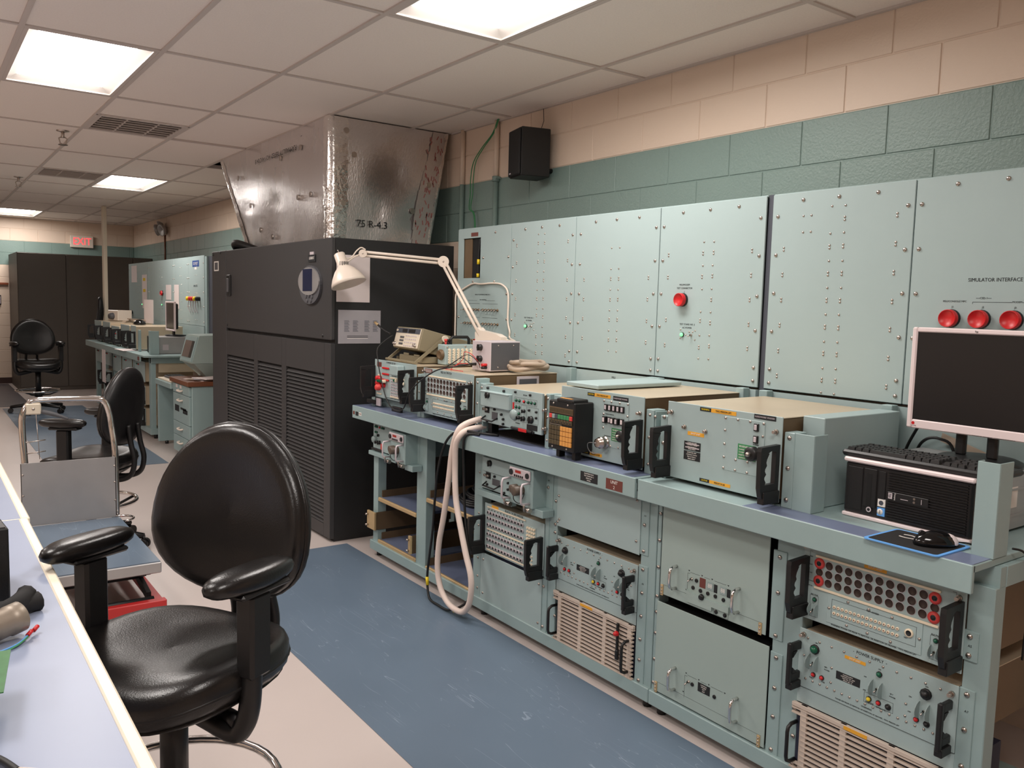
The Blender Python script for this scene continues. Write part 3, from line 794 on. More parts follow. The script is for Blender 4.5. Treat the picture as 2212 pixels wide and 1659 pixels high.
red_patch('patch panel marked RED DC PATCH below the mouse pad, coral plugs at its corners', 1.487, .5745, {(0, 0), (2, 0), (0, 11), (2, 11)})
dB = red_patch('patch panel drawer marked RED DC PATCH standing on the long worktop, without plugs', 3.835, .9235, set())
MB(LAVG).box(.4745, .26, .155, .4765, .40, .225, .001).use(DKGREY).box(.4765, .275, .16, .477, .385, .212).build('vent_plate', dB)
MB(TAND).box(.473, .06, .165, .4745, .2, .18).build('side_rib', dB)

# ---- power supply drawers
def power_supply(label, ya, z0, amber, lampm):
    d, W, H = drawer('rack_power_supply', label, ya, ya - .482, z0, z0 + .183, bz=(.006, .176), body=TAND, cat='power supply')
    lamp(d, .057, .132, .012, lampm, y=-.004); guard(d, .054, .089)
    lamp(d, .056, .052, .0062, RED, y=-.004); lamp(d, .085, .053, .0062, RED, y=-.004)
    lamp(d, .264, .133, .007, GREEN, y=-.004); guard(d, .26, .088)
    lamp(d, .238, .05, .0065, YEL, y=-.004); lamp(d, .267, .05, .0062, RED, y=-.004); lamp(d, .296, .05, .007, BLACK, y=-.004)
    lamp(d, .399, .13, .0125, BLACK, y=-.004); guard(d, .396, .08)
    lamp(d, .377, .049, .0062, RED, y=-.004); lamp(d, .406, .048, .007, BLACK, y=-.004)
    MB(INK).frame(.222, .036, .31, .066, .0008, -.0043, -.004).build('printed_line', d)
    o = plate(d, 'name_plate', .131, .07, .208, .094, INK, y=-.004)
    for k in range(4): text(('POWER SUPPLY', 'CONTRACT NO. 4402', 'PART NO. 91-770', 'SERIAL NO. 12')[k], .0046, o, (.1695, F - .001, .0895 - .0054 * k), WHITE)
    text('-  POWER SUPPLY  -', .0125, d, (.232, F, .1715), wx=.95)
    if amber: o = plate(d, 'amber_tag', .155, .141, .221, .1505, ORANGE, y=-.004); text('SHOP UNIT', .007, o, (.188, F - .001, .1458), WHITE)
    for u, z, s in ((.06, .152, 'ON'), (.264, .147, 'ON'), (.399, .15, 'ON'), (.096, .09, 'RED'), (.1, .082, 'POWER'), (.303, .09, '28 V'), (.306, .082, 'POWER'), (.436, .083, 'BLK'), (.436, .075, 'PWR'), (.222, .11, 'ON'), (.222, .07, 'OFF'), (.356, .105, 'ON'), (.356, .062, 'OFF'), (.05, .04, 'FAULT'), (.09, .041, 'FUSE'), (.24, .039, 'OVERTEMP'), (.275, .036, 'INTERLOCK')): text(s, .0052, d, (u, F, z))
    text('WARNING', .0068, d, (.232, F, .02)); text('POWER OFF PRIOR TO REMOVAL OR INSERTION OF DRAWER - TWO PERSON LIFT', .0054, d, (.232, F, .0095), wx=.98)
    rivets(d, [(.03 + .0405 * k, .158) for k in range(11)] + [(.03 + .0246 * k, .03) for k in range(17)] + [(.115, .05), (.115, .095), (.345, .08), (.345, .045), (.45, .095), (.02, .1)], .0042, -.004)
    obj('handle', PHANDLE, d, loc=(-.01 + .014, -.004, .012)); obj('handle', PHANDLE, d, loc=(W - .018, -.004, .012))
    standoff(d, .016, .165, y=-.004); standoff(d, W - .016, .158, y=-.004)
    return d
power_supply('power supply drawer under the red patch panel, with an amber tag', 1.487, .357, True, GREEN)
power_supply('power supply drawer in the long rack, above a slatted fan grille', 2.677, .357, False, BLACK)

# ---- slatted fan grilles
def grille(label, ya, z0, lever):
    d = thing('fan_grille', label, 'grille', (XR - .004, ya, z0), RZ)
    W, H = .486, .216
    MB(mat('grille_navy', (38, 40, 58), .6) if 'grille_navy' not in MATS else MATS['grille_navy']).box(.01, .004, 0, W - .01, .3, H - .004).build('fan_housing', d)
    GM = MATS.get('grille_beige') or mat('grille_beige', (206, 190, 176), .5, var=.06)
    n = 13
    for k in range(n):
        z = .004 + k * (H - .008) / n
        MB(GM).prism([(0, z), (-.012, z + .001), (-.012, z + .0048), (0, z + .0066)], .0 if k in (0, 1, n - 1, n - 2) else .036, W if k in (0, n - 1) else (.482 if lever or k < n - 3 else W), 'yz').build('slat', d)
    for u0, u1 in ((.03, .052), (.164, .184), (.312, .332), (.452, .474)): MB(GM).box(u0, -.0105, .0, u1, -.001, H, .001).build('divider', d)
    MB(GM).box(0, -.013, H - .012, W, 0, H, .001).build('top_bar', d)
    o = plate(d, 'amber_tag', .178, H - .012, .252, H - .0015, ORANGE, y=-.0131)
    tubehandle(d, .012, .03, .152); tubehandle(d, W - .025, .03, .152)
    for u, z in ((.0, .19), (.004, .012), (.0, .1)): screw(d, u + .003, z, -.002)
    if lever:
        MB(BLACKM).box(.402, -.022, .06, .412, -.012, .205, .002).box(.4, -.024, .06, .416, -.012, .1, .003).build('lever', d)
        MB(RED).dome((.407, -.02, .165), (0, -1, 0), .011, .018, 10).build('lever_knob', d)
    return d
grille('beige slatted fan grille at the foot of the long rack, with a red-knobbed lever', 2.684, .086, True)
grille('beige slatted fan grille at the bottom right corner of the picture', 1.494, .086, False)
for ya in (2.68, 1.487):
    o = MB(PAINT2).box(0, -.003, 0, .482, 0, .05, .001)
    t = solo('filler_panel', o, 'narrow blank filler strip between power supply and fan grille, ' + ('long rack' if ya > 2 else 'right-hand rack'), 'panel', (XR - .001, ya, .304), RZ, 'filler strips')

# ---- blank panels of the long rack
b = MB(PAINT2).box(0, -.004, 0, .496, 0, .24, .0015)
t = thing('blank_panel', 'large blank panel just below the UNIT 2 plate', 'panel', (XR - .004, 2.687, .58), RZ)
b.build('plate', t)
for u, z in ((.018, .03), (.012, .13), (.028, .215), (.478, .05), (.475, .205), (.008, .018)): screw(t, u, z, -.004, .8)
b = MB(PAINT2).box(0, -.004, 0, .48, 0, .232, .0015)
t = thing('blank_panel', 'blank panel at the foot of the long rack, under the black patch panel', 'panel', (XR - .004, 3.255, .088), RZ)
b.build('plate', t)
for u, z in ((.024, .035), (.024, .2), (.46, .03), (.46, .205)): screw(t, u, z, -.004, .8)

# ---- black DC/RF patch panel
d, W, H = drawer('patch_panel', 'patch panel marked BLACK DC/RF PATCH with rows of steel jacks', 3.228, 2.768, .335, .567)
JACK = MB(LAVG).lathe((0, 0, 0), (0, -1, 0), [(.0088, 0), (.0088, .006), (.0062, .007)], 12).use(INK).lathe((0, 0, 0), (0, -1, 0), [(.0062, .007), (.005, .003), (0, .003)], 10).mesh('jack')
for blk in range(2):
    for r in range(3):
        for c in range(12): obj('jack', JACK, d, loc=(.034 + .0245 * c, -.004, .191 - .103 * blk - .0265 * r - (.006 if r > 1 else 0)))
    rivets(d, [(.034 + .0245 * c, z - .103 * blk) for c in range(12) for z in (.205, .123)], .0032, -.004, INK, 'pilot_holes')
for z in (.2165, .111, .012): MB(IVORY).box(.025, -.009, z - .003, .327, -.004, z + .003, .001).build('label_strip', d)
text('BLACK DC/RF PATCH', .0145, d, (.235, F, .225)); plate(d, 'amber_tag', .058, .219, .112, .231, ORANGE, y=-.004)
o = MB(PAINT2).box(.336, -.006, .128, .405, -.004, .2, .001).build('jack_block', d)
for r in range(4):
    for c in range(4): MB(IVORY).lathe((.3465 + .016 * c, -.006, .19 - .0165 * r), (0, -1, 0), [(.006, 0), (.006, .007), (.004, .0075), (0, .005)], 8).build('white_jack', o)
for r in range(3):
    for c in range(2): obj('white_jack', PIN, d, loc=(.362 + .016 * c, -.004, .03 + .017 * r))
handle(d, -.022 + .02, .0); handle(d, W - .014, .0); standoff(d, .438, .165, y=-.004)

# ---- two deep chassis with chrome handles
def chassis5(label, ya, yb, z0, z1, first):
    d, W, H = drawer('chassis_unit', label, ya, yb, z0, z1, PAINTD, .5, BLACKM)
    ch = lambda y: ya - y
    tubehandle(d, ch(2.0) if first else ch(1.985), .042, .122, .04, .0058, CHROME); tubehandle(d, ch(1.722) if first else ch(1.707), .042, .122, .04, .0058, CHROME)
    a0, a1 = (1.948, 1.75) if first else (1.94, 1.735)
    u0, u1 = ch(a0), ch(a1)
    MB(INK).box(u0, -.0044, .03, u0 + .0008, -.004, .112).box(u0, -.0044, .112, u0 + .012, -.004, .1128).box(u0 + .012, -.0044, .117, u0 + .055, -.004, .1178).box(u0 + .075, -.0044, .117, u0 + .1, -.004, .1178).box(u0 + .12, -.0044, .117, u0 + .17, -.004, .1178).build('printed_line', d)
    toggle(d, u0 + .02, .096, y=-.004)
    for u, z in ((u0 + .006, .122), (u0 + .065, .12), (u0 + .11, .12), (u0 + .18, .118), (u0 - .004, .05)): MB(INK).prism([(u - .004, z + .002), (u + .004, z + .002), (u, z - .003)], -.0044, -.004).build('arrow_mark', d)
    if first:
        for u, z in ((.042, .096), (.028, .067), (.062, .066), (.095, .066), (.128, .066), (.163, .064)): pushcap(d, u0 + u, z, .0068, .004, BLACK, y=-.004)
        plate(d, 'maroon_plate', u0 + .056, .078, u0 + .082, .112, MAROON, y=-.004)
        for k in range(2):
            u = u0 + .09 + .056 * k
            o = MB(GREYG).box(u, -.006, .08, u + .026, -.004, .108, .0006).build('display', d)
            text('88', .021, o, (u + .013, -.0064, .094), WHITE, wx=.9)
            plate(d, 'counter_window', u + .03, .078, u + .044, .106, INK, y=-.004, t=.0015)
        MB(PAINTD).prism([(u0 + .004, .012), (u0 + .118, .012), (u0 + .118, .026), (u0 + .19, .026), (u0 + .19, .047), (u0 + .03, .047), (u0 + .004, .056)], -.012, -.004).build('lower_cover', d)
        knob(d, u0 + .074, .048, .011, .008, BLACK, y=-.011, ptr=False)
        MB(INK).frame(u0 + .122, .002, u0 + .186, .024, .0008, -.0044, -.004).build('printed_line', d)
        for u in (.134, .172): pushcap(d, u0 + u, .013, .0068, .004, BLACK, y=-.004)
    else:
        pushcap(d, u0 + .037, .093, .0068, .004, BLACK, y=-.004); pushcap(d, u0 + .137, .088, .0068, .004, BLACK, y=-.004)
        o = plate(d, 'name_plate', u0 + .062, .08, u0 + .116, .112, INK, y=-.004)
        for k in range(4): text(('CONTROL', 'P/N 8842', 'S/N 7', 'ASSY')[k], .0058, o, (u0 + .089, F - .001, .106 - .0068 * k), WHITE)
    MB(INK).box(.012, -.0043, .036, W - .012, -.004, .0366).build('printed_line', d)
    for u in (.012, W - .02): MB(GOLD).box(u - .006, -.008, -.004, u + .006, -.003, .036, .001).build('hinge', d); rivets(d, [(u, .004), (u, .016), (u, .028)], .0035, -.008)
    return d
chassis5('deep grey-green chassis with two chrome handles and numeric displays, upper of two', 2.078, 1.612, .469, .812, True)
chassis5('deep grey-green chassis with two chrome handles and a single black nameplate, lower of two', 2.088, 1.595, .098, .438, False)

# ---- CED drawers on the worktops
def strip_label(d, u0, z0, u1, z1, ub, s1, s2):
    o = plate(d, 'warning_label', u0, z0, ub, z1, INK, y=-.004); text(s1, (z1 - z0) * .68, o, ((u0 + ub) / 2, F - .001, (z0 + z1) / 2), YEL, wx=.85)
    o = plate(d, 'warning_label', ub, z0, u1, z1, ORANGE, y=-.004); text(s2, (z1 - z0) * .68, o, ((ub + u1) / 2, F - .001, (z0 + z1) / 2), INK, wx=.9)
def green_label(d, u, z):
    o = plate(d, 'green_label', u, z, u + .072, z + .05, GREENP, y=-.006)
    for k, s in enumerate(('WARNING', 'POWER OFF PRIOR', 'TO REMOVAL OR', 'INSERTION OF', 'DRAWER')): text(s, .0095 if k == 0 else .0064, o, (u + .005, -.0072, z + .042 - .009 * k - (.001 if k else 0)), WHITE, 'LEFT')
def sqbtn(d, u, z, m=LAVG, big=0.0, y=-.004):
    o = MB(BLACK).box(u - .009, y - .006 - big, z - .0125, u + .009, y, z + .0125, .001).build('push_button', d)
    MB(m).box(u - .0062, y - .0078 - big, z - .0085, u + .0045, y - .006 - big, z + .0085, .0008).build('key_cap', o)
d, W, H = drawer('computer_unit', 'large drawer unit with two black handles and labels, behind the seam of the two worktops', 2.076, 1.591, .907, 1.177, depth=.52)
strip_label(d, .149, .252, .304, .265, .198, 'WARNING', 'TWO PERSON LIFT'); strip_label(d, .161, .0095, .294, .0205, .204, 'CAUTION', 'WEIGHT 70 LBS')
o = plate(d, 'name_plate', .376, .2535, .46, .269, INK, y=-.004); text('HARDWARE WAIVER', .008, o, (.418, F - .001, .261), LAVG)
o = plate(d, 'amber_tag', .098, .1615, .172, .1745, ORANGE, y=-.004); text('SHOP UNIT', .0085, o, (.135, F - .001, .168), WHITE)
for z, c in ((.108, INK), (.074, INK)):
    o = plate(d, 'name_plate', .084, z, .159, z + .031, c, y=-.004)
    for k in range(4): text(('COMPUTER UNIT', 'CONTRACT F04704', 'PART 25-99812-4', 'SERIAL 000017')[k], .0055, o, (.121, F - .001, z + .0265 - .0072 * k), WHITE)
    if z > .1: plate(o, 'print_line', .09, z + .008, .153, z + .012, LAVG, y=-.0048, t=.0004); plate(o, 'print_line', .09, z + .021, .153, z + .0245, LAVG, y=-.0048, t=.0004)
o = MB(PAINT2).box(.259, -.006, .067, .421, -.004, .247, .001).build('sub_panel', d)
for u, z in ((.263, .241), (.314, .241), (.363, .241), (.416, .241), (.263, .2), (.263, .154), (.263, .11), (.263, .073), (.415, .2), (.312, .073), (.36, .073), (.312, .108), (.36, .108)): screw(o, u, z, -.006, .62)
sqbtn(d, .39, .226, y=-.006); sqbtn(d, .39, .187, y=-.006); text('POWER', .0065, o, (.39, -.0066, .169)); green_label(o, .319, .114)
MB(BLACK).lathe((.384, -.006, .14), (0, -1, 0), [(.0235, 0), (.0235, .02), (.016, .024), (0, .024)], 22).build('power_knob', d)
knob(d, .384, .14, .008, .016, STEEL, y=-.028, ptr=False, name='knob_hub')
handle(d, .012, .012); handle(d, W - .012, .012)
standoff(d, .02, .232, y=-.004); standoff(d, W - .02, .222, y=-.004); standoff(d, .083, .187, h=.012, y=-.004); standoff(d, .178, .183, h=.012, y=-.004)
d, W, H = drawer('computer_unit', 'drawer unit with ten square push buttons and a steel connector, beside the black keypad', 2.68, 2.195, .905, 1.176, depth=.55)
strip_label(d, .165, .247, .3, .26, .207, 'CAUTION', 'TWO PERSON LIFT'); strip_label(d, .14, .01, .262, .022, .19, 'CAUTION', 'WEIGHT 64 LBS')
o = plate(d, 'name_plate', .315, .243, .4, .26, INK, y=-.004); text('HARDWARE WAIVER', .008, o, (.357, F - .001, .2515), LAVG)
o = MB(PAINT2).box(.262, -.006, .058, .405, -.004, .24, .001).build('sub_panel', d)
for u, z in ((.266, .236), (.308, .236), (.355, .236), (.4, .236), (.266, .184), (.266, .13), (.4, .19), (.31, .063), (.355, .063)): screw(o, u, z, -.006, .62)
for k in range(5): sqbtn(d, .281 + .0232 * k, .212, y=-.006); sqbtn(d, .281 + .0232 * k, .164, LAVG if k % 2 else SILVER, .008 if k in (0, 2, 3) else 0, y=-.006)
text('STORAGE SENSORS', .0055, o, (.3, -.0066, .186)); text('MAINTENANCE', .0055, o, (.292, -.0066, .1)); green_label(o, .315, .086)
MB(BLACK).lathe((.378, -.006, .112), (0, -1, 0), [(.0225, 0), (.0225, .018), (.017, .022), (0, .022)], 20).build('power_knob', d)
knob(d, .378, .112, .007, .014, STEEL, y=-.026, ptr=False, name='knob_hub')
MB(STEEL).lathe((.282, -.006, .074), (0, -1, 0), [(.024, 0), (.024, .006), (.021, .007), (.021, .02), (.023, .021), (.023, .03), (.018, .031), (.018, .044), (.014, .045), (.0, .045)], 22).build('connector', d)
MB(CLEAR).tube(smooth_path([(.282, -.05, .074), (.25, -.065, .072), (.235, -.055, .05), (.25, -.045, .03), (.29, -.03, .035), (.3, -.006, .045)]), .0015, 6).build('tether', d)
handle(d, W - .012, .016); standoff(d, W - .02, .21, y=-.004)
MB(PAINT2).box(.0, .02, H + .001, .2, .5, H + .018, .003).build('top_cover', d)

# ---- A: telephone/line test drawer at the left end
d, W, H = drawer('line_test_set', 'leftmost drawer on the long worktop, rows of red and green plugs', 4.405, 3.915, .953, 1.172, bz=(.01, .21))
for k in range(3):
    MB(RED).box(.102, -.012, .17 - .034 * k, .182, -.004, .181 - .034 * k, .003).build('red_key_row', d)
for z in (.13, .022): MB(IVORY).box(.045 if z > .1 else .03, -.007, z - .004, .09, -.004, z + .004, .001).build('label_strip', d)
for z in (.1255, .019): MB(IVORY).box(.2, -.009, z - .004, .36, -.004, z + .004, .001).build('label_strip', d)
PLUG = MB(RED).lathe((0, 0, 0), (0, -1, 0), [(.013, 0), (.013, .016), (.009, .02), (0, .02)], 12).mesh('red_plug')
for u, z in ((.05, .112), (.08, .112), (.05, .083), (.08, .083), (.05, .055), (.125, .075)): obj('red_plug', PLUG, d, loc=(u, -.004, z))
for u, z, l in ((.11, .1, .06), (.29, .118, .02), (.345, .105, .02)): MB(GREEN).box(u - l / 2, -.035, z - .008, u + l / 2, -.008, z + .008, .004).use(IVORY).box(u + l / 2, -.035, z - .008, u + l / 2 + .016, -.008, z + .01, .004).build('green_plug', d)
MB(REDL).lathe((.115, -.03, .065), (0, -1, 0), [(.018, 0), (.018, .02), (.014, .026), (0, .026)], 14).build('coral_plug', d)
for r in range(5): MB(INK).box(.21, -.0046, .165 - .015 * r, .27, -.004, .169 - .015 * r).build('printed_line', d)
MB(BLACK).box(.232, -.02, .168, .27, -.004, .196, .002).build('black_switch', d)
MB(PAINT2).box(.27, -.05, .15, .36, -.004, .205, .004).build('side_box', d)
for r in range(6):
    for c in range(6): MB(LAVG).lathe((.21 + .019 * c, -.004, .108 - .016 * r), (0, -1, 0), [(.0062, 0), (.0062, .003), (.0035, .0035), (0, .001)], 8).build('steel_jack', d)
plate(d, 'maroon_plate', .03, .178, .085, .205, MAROON, y=-.004); text('COMMON TEST SET', .0125, d, (.2, F, .208)); text('WARNING POWER OFF PRIOR TO REMOVAL OF DRAWER', .0058, d, (.23, F, .008))
handle(d, -.0, .01); handle(d, W - .14 + .11, .02); standoff(d, W - .05, .17, y=-.004); standoff(d, -.004, .17, y=-.004)
MB(PAINT).box(.0, .05, -.058, W, .06, 0).build('lower_plate', d)
MB(LAVG).box(.03, -.01, -.05, .08, .0, -.006, .001).build('latch_plate', d)
MB(BLACK).box(-.075, -.02, -.044, .028, .0, -.02, .004).box(.24, -.02, -.06, .345, .0, -.03, .004).build('latch_lever', d)

# ---- C: modem pair
d, W, H = drawer('modem_unit', 'modem unit with a flat lid on its left half, between patch panel and black keypad', 3.272, 2.798, .95, 1.128, bz=(.01, .17))
MB(PAINT2).box(.022, -.03, .08, .248, -.004, .152, .004).box(.022, -.034, .146, .248, -.004, .153, .002).build('lid', d)
knob(d, .085, .135, .015, .012, BLACK, y=-.03)
MB(PAINT2).box(.252, -.012, .0, W, -.004, H + .002, .001).build('right_plate', d)
plate(d, 'black_plate', .024, .046, .062, .078, INK, y=-.004); plate(d, 'black_plate', .085, .022, .13, .056, DKGREY, y=-.004, t=.002)
MB(STEEL).cyl((.03, -.004, .064), (.03, -.02, .064), .007, n=8).cyl((.052, -.004, .064), (.052, -.02, .064), .007, n=8).build('bolt', d)
MB(BLACK).tube([(.03, -.004, .03), (.035, -.03, .018), (.12, -.03, .016), (.13, -.004, .03)], .004, 8).build('latch_handle', d)
for u, z in ((.05, .164), (.18, .162), (.05, .008), (.18, .01), (.165, .052), (.18, .032), (.108, .07)): pushcap(d, u, z, .006, .009, BLACK, y=-.004)
for u, m in ((.286, GREEN), (.31, GREEN), (.345, RED), (.375, GREEN), (.398, GREEN), (.423, GREEN)): lamp(d, u, .132, .0062, m, y=-.012)
for u, z in ((.286, .102), (.31, .102), (.31, .075)): lamp(d, u, z, .006, GREEN, y=-.012)
knob(d, .275, .066, .026, .014, GREYG, y=-.012, ptr=False)
for u, z, r in ((.348, .09, .008), (.31, .056, .008), (.345, .056, .011), (.4, .058, .017)): knob(d, u, z, r, .014, BLACK, y=-.012)
for u, z in ((.385, .098), (.437, .096), (.437, .07), (.28, .168), (.39, .165), (.26, .006), (.42, .004)): pushcap(d, u, z, .0055, .008, BLACK, y=-.012)
MB(INK).frame(.272, .118, .437, .146, .0008, -.0124, -.012).frame(.366, .04, .449, .112, .0008, -.0124, -.012).frame(.325, .04, .362, .115, .0008, -.0124, -.012).build('printed_line', d)
plate(d, 'black_plate', .368, .012, .445, .036, INK, y=-.012); plate(d, 'red_label', .258, .08, .27, .12, RED, y=-.012)
text('MODEM', .008, d, (.35, -.0126, .16)); text('WARNING', .007, d, (.3, -.0126, .03))
MB(BLACK).box(.27, -.03, .002, .42, -.012, .012, .003).use(RED).box(.33, -.032, .0, .39, -.03, .014, .001).build('latch_lever', d)
MB(TAND).box(W + .004, .0, .005, W + .012, .3, H - .005).build('side_plate', d)
for z in (.02, .1): standoff(d, W + .016, z + .01, y=-.002)
MB(BLACKM).box(.0, .02, -.056, W, .4, -.05).box(.02, .02, -.05, .05, .06, .0).build('support', d)

# ---- black keypad box
d = thing('keypad_terminal', 'black box with amber and olive keys and a small display, standing on the blue strip', 'keypad', (2.092, 2.637, .93), RZ)
W, D, H = .163, .1, .197
MB(BLACKM).box(0, 0, 0, W, D, H, .004).box(.0, D, .03, W, D + .006, H - .02, .002).build('case', d)
MB(BLACKM).box(.02, .03, -.034, .04, .06, 0).box(.12, .03, -.034, .14, .06, 0).build('standing_foot', d)
MB(BLACK).box(.05, -.002, H - .004, W - .01, D - .02, H + .012, .004).build('top_hood', d)
MB(AMBER).box(.06, .01, H + .012, .13, .02, H + .014).build('top_lamp', d)
MB(TAND).box(.008, -.002, .148, W - .008, 0, .172).build('display', d)
for c in range(16): MB(OLKEY).box(.011 + .0089 * c, -.0032, .152, .0175 + .0089 * c, -.002, .168).build('display_digit', d)
KM = [REDL, GREYG, SLATE, GREENP, GREENP, GREENP, GREENP, REDL]
for c in range(8):
    u = .01 + .018 * c
    MB(KM[c]).box(u, -.005, .126, u + .0165, 0, .143, .001).build('key', d)
    MB(OLKEY).box(u, -.005, .107, u + .0165, 0, .124, .001).use(INK).box(u + .005, -.0054, .11, u + .011, -.005, .116).build('key', d)
for r in range(4):
    for c in range(8):
        u, z = .01 + .018 * c, .08 - .0198 * r
        MB(AMBER if c > 3 else OLKEY).box(u, -.006, z, u + .0165, 0, z + .0182, .0012).build('key', d)
MB(IVORY).box(.01, -.0006, .1015, .085, 0, .1025).build('printed_line', d)
for u in (.03, .12):
    for z in (.01, H - .012): screw(d, u, z, 0, .55)

# ---- small radio boxes under the worktop
def radio(parent, u0, z0, W=.17, H=.165):
    o = MB(PAINT).box(u0, -.075, z0, u0 + W, .09, z0 + H, .003).build('radio_box', parent)
    MB(LAVG).box(u0 + .012, -.084, z0 + H - .05, u0 + W - .012, -.075, z0 + H - .006, .006).build('control_face', o)
    MB(INK).cyl((u0 + .03, -.084, z0 + H - .028), (u0 + .03, -.088, z0 + H - .028), .013, n=14).build('speaker_hole', o)
    MB(INK).cyl((u0 + W - .028, -.084, z0 + H - .028), (u0 + W - .028, -.088, z0 + H - .028), .012, n=14).build('speaker_hole', o)
    MB(LEDR).box(u0 + .06, -.0855, z0 + H - .026, u0 + .1, -.084, z0 + H - .015).build('led_display', o)
    for k in range(5): MB(INK).box(u0 + .052 + .014 * k, -.086, z0 + H - .044, u0 + .06 + .014 * k, -.084, z0 + H - .035).build('button', o)
    for k in (.012, W - .02):
        p = [(u0 + k, -.075, z0 + .02), (u0 + k, -.115, z0 + .022), (u0 + k, -.12, z0 + .032), (u0 + k, -.12, z0 + H - .075), (u0 + k, -.115, z0 + H - .06), (u0 + k, -.075, z0 + H - .058)]
        MB(LAVG).tube(p, .005, 8).build('handle', o)
    MB(mat('brown_connector', (88, 76, 66), .45) if 'brown_connector' not in MATS else MATS['brown_connector']).lathe((u0 + .06, -.075, z0 + .072), (0, -1, 0), [(.018, 0), (.018, .03), (.015, .032), (0, .032)], 16).lathe((u0 + .1, -.075, z0 + .07), (0, -1, 0), [(.021, 0), (.021, .045), (.017, .047), (0, .047)], 16).build('connector', o)
    MB(RUBBER).tube(smooth_path([(u0 + .1, -.12, z0 + .07), (u0 + .09, -.11, z0 + .03), (u0 + .12, -.1, z0 + .02), (u0 + .125, -.08, z0 + .06)]), .002, 6).build('tether', o)
    for k in (.0, W - .03): MB(STEEL).cyl((u0 + k, -.085, z0 - .006), (u0 + k + .03, -.085, z0 - .006), .011, n=8).cyl((u0 + k + .008, -.1, z0 - .01), (u0 + k + .018, -.11, z0 + .02), .005, n=6).build('clamp', o)
    MB(PAINT).box(u0 + W - .03, -.06, z0 - .03, u0 + W + .055, .0, z0 + .002, .002).build('mounting_foot', o)
    return o
d = thing('radio_unit', 'teal radio unit with green and red lamps hanging under the left end of the worktop', 'radio', (XR - .004, 4.415, .64), RZ)
MB(PAINT2).box(0, -.004, 0, .4, .0, .172, .001).build('front_panel', d); MB(PAINT).box(.01, 0, .01, .45, .3, .165).build('chassis', d)
for u, m in ((.032, GREEN), (.05, GREEN), (.085, RED), (.115, GREEN), (.135, GREEN)): lamp(d, u, .138, .0062, m, y=-.004)
for u in (.032, .05): lamp(d, u, .105, .006, GREEN, y=-.004)
knob(d, .03, .062, .022, .02, GREYG, y=-.004, ptr=False); knob(d, .062, .05, .009, .018, BLACK, y=-.004); knob(d, .085, .05, .012, .014, BLACK, y=-.004); knob(d, .07, .09, .008, .01, BLACK, y=-.004)
for u in (.03, .1): pushcap(d, u, .165, .006, .01, BLACK, y=-.004)
MB(BLACK).box(.0, -.02, .0, .13, -.004, .012, .003).build('latch_lever', d); plate(d, 'red_label', .095, .012, .115, .045, REDL, y=-.004)
radio(d, .335, -.004, .185, .165)
MB(PAINT).box(-.01, -.03, -.03, .33, 0, -.006, .002).build('shelf_bracket', d)
d = thing('radio_unit', 'teal radio unit above the black patch panel, with latch handle on the left half', 'radio', (XR - .004, 3.26, .635), RZ)
MB(PAINT2).box(0, -.004, 0, .47, .0, .178, .001).build('front_panel', d); MB(PAINT).box(.01, 0, .01, .47, .3, .17).build('chassis', d)
MB(PAINT2).box(.02, -.016, .085, .245, -.004, .155, .003).build('lid', d)
knob(d, .085, .13, .015, .012, BLACK, y=-.016)
plate(d, 'black_plate', .035, .05, .075, .08, INK, y=-.004); plate(d, 'black_plate', .09, .028, .15, .058, DKGREY, y=-.004, t=.002)
MB(STEEL).cyl((.04, -.004, .066), (.04, -.02, .066), .007, n=8).cyl((.063, -.004, .066), (.063, -.02, .066), .007, n=8).build('bolt', d)
MB(BLACK).tube([(.04, -.004, .034), (.045, -.03, .02), (.14, -.03, .018), (.155, -.004, .035)], .004, 8).build('latch_handle', d)
for u, z in ((.05, .168), (.19, .166), (.05, .022), (.19, .008), (.11, .07), (.22, .06), (.22, .03)): pushcap(d, u, z, .006, .009, BLACK, y=-.004)
radio(d, .318, .004, .175, .168)
MB(PAINT).box(.0, -.03, -.035, .28, 0, -.006, .002).build('shelf_bracket', d)
# ================================================================ THINGS ON THE WORKTOPS
# enclosure between drawer and computer
t = thing('sheet_metal_box', 'plain teal sheet metal box between the large drawer and the computer', 'metal box', (2.292, 1.5885, .8937), RZ)
MB(PAINT2).box(0, 0, 0, .078, .43, .284, .002).build('shell', t)
MB(PAINT2).box(.0, -.002, .0, .078, 0, .012, .001).build('bottom_flange', t)
# computer on its side
t = thing('desktop_computer', 'black and silver desktop computer lying on its side on the right worktop', 'computer', (2.29, 1.43, .8937), RZ)
PCW, PCH, PCD = .378, .18, .43
MB(GALV).box(.004, .02, .006, PCW - .004, PCD, PCH - .006, .002).build('case', t)
MB(SILVER).box(-.004, -.006, PCH - .014, PCW + .004, .06, PCH, .004).build('top_trim', t)
MB(SILVER).box(-.002, -.004, 0, PCW + .002, .06, .012, .003).build('bottom_trim', t)
MB(BLACK).box(0, 0, .012, PCW, .03, PCH - .014, .006).build('front_bezel', t)
MB(BLACKM).box(.012, -.003, .026, .06, 0, PCH - .026, .002).build('optical_drive', t)
MB(BLACKM).box(.064, -.004, .04, .105, 0, PCH - .024, .002).use(VOID).box(.075, -.0046, .045, .09, -.004, PCH - .04).build('card_bay', t)
MB(BLACKM).box(.11, -.003, .045, .132, 0, PCH - .026, .002).build('floppy_bay', t)
for k in range(19):
    z = .02 + k * .0075
    MB(BLACK).prism([(0, z), (-.005, z + .001), (-.005, z + .0035), (0, z + .0045)], .14, PCW - .012, 'yz').build('vent_slat', t)
o = MB(BLACK).box(.142, -.0065, .076, .262, -.001, .1, .001).build('port_panel', t)
plate(o, 'logo_badge', .145, .08, .157, .097, LAVG, y=-.0065, t=.001)
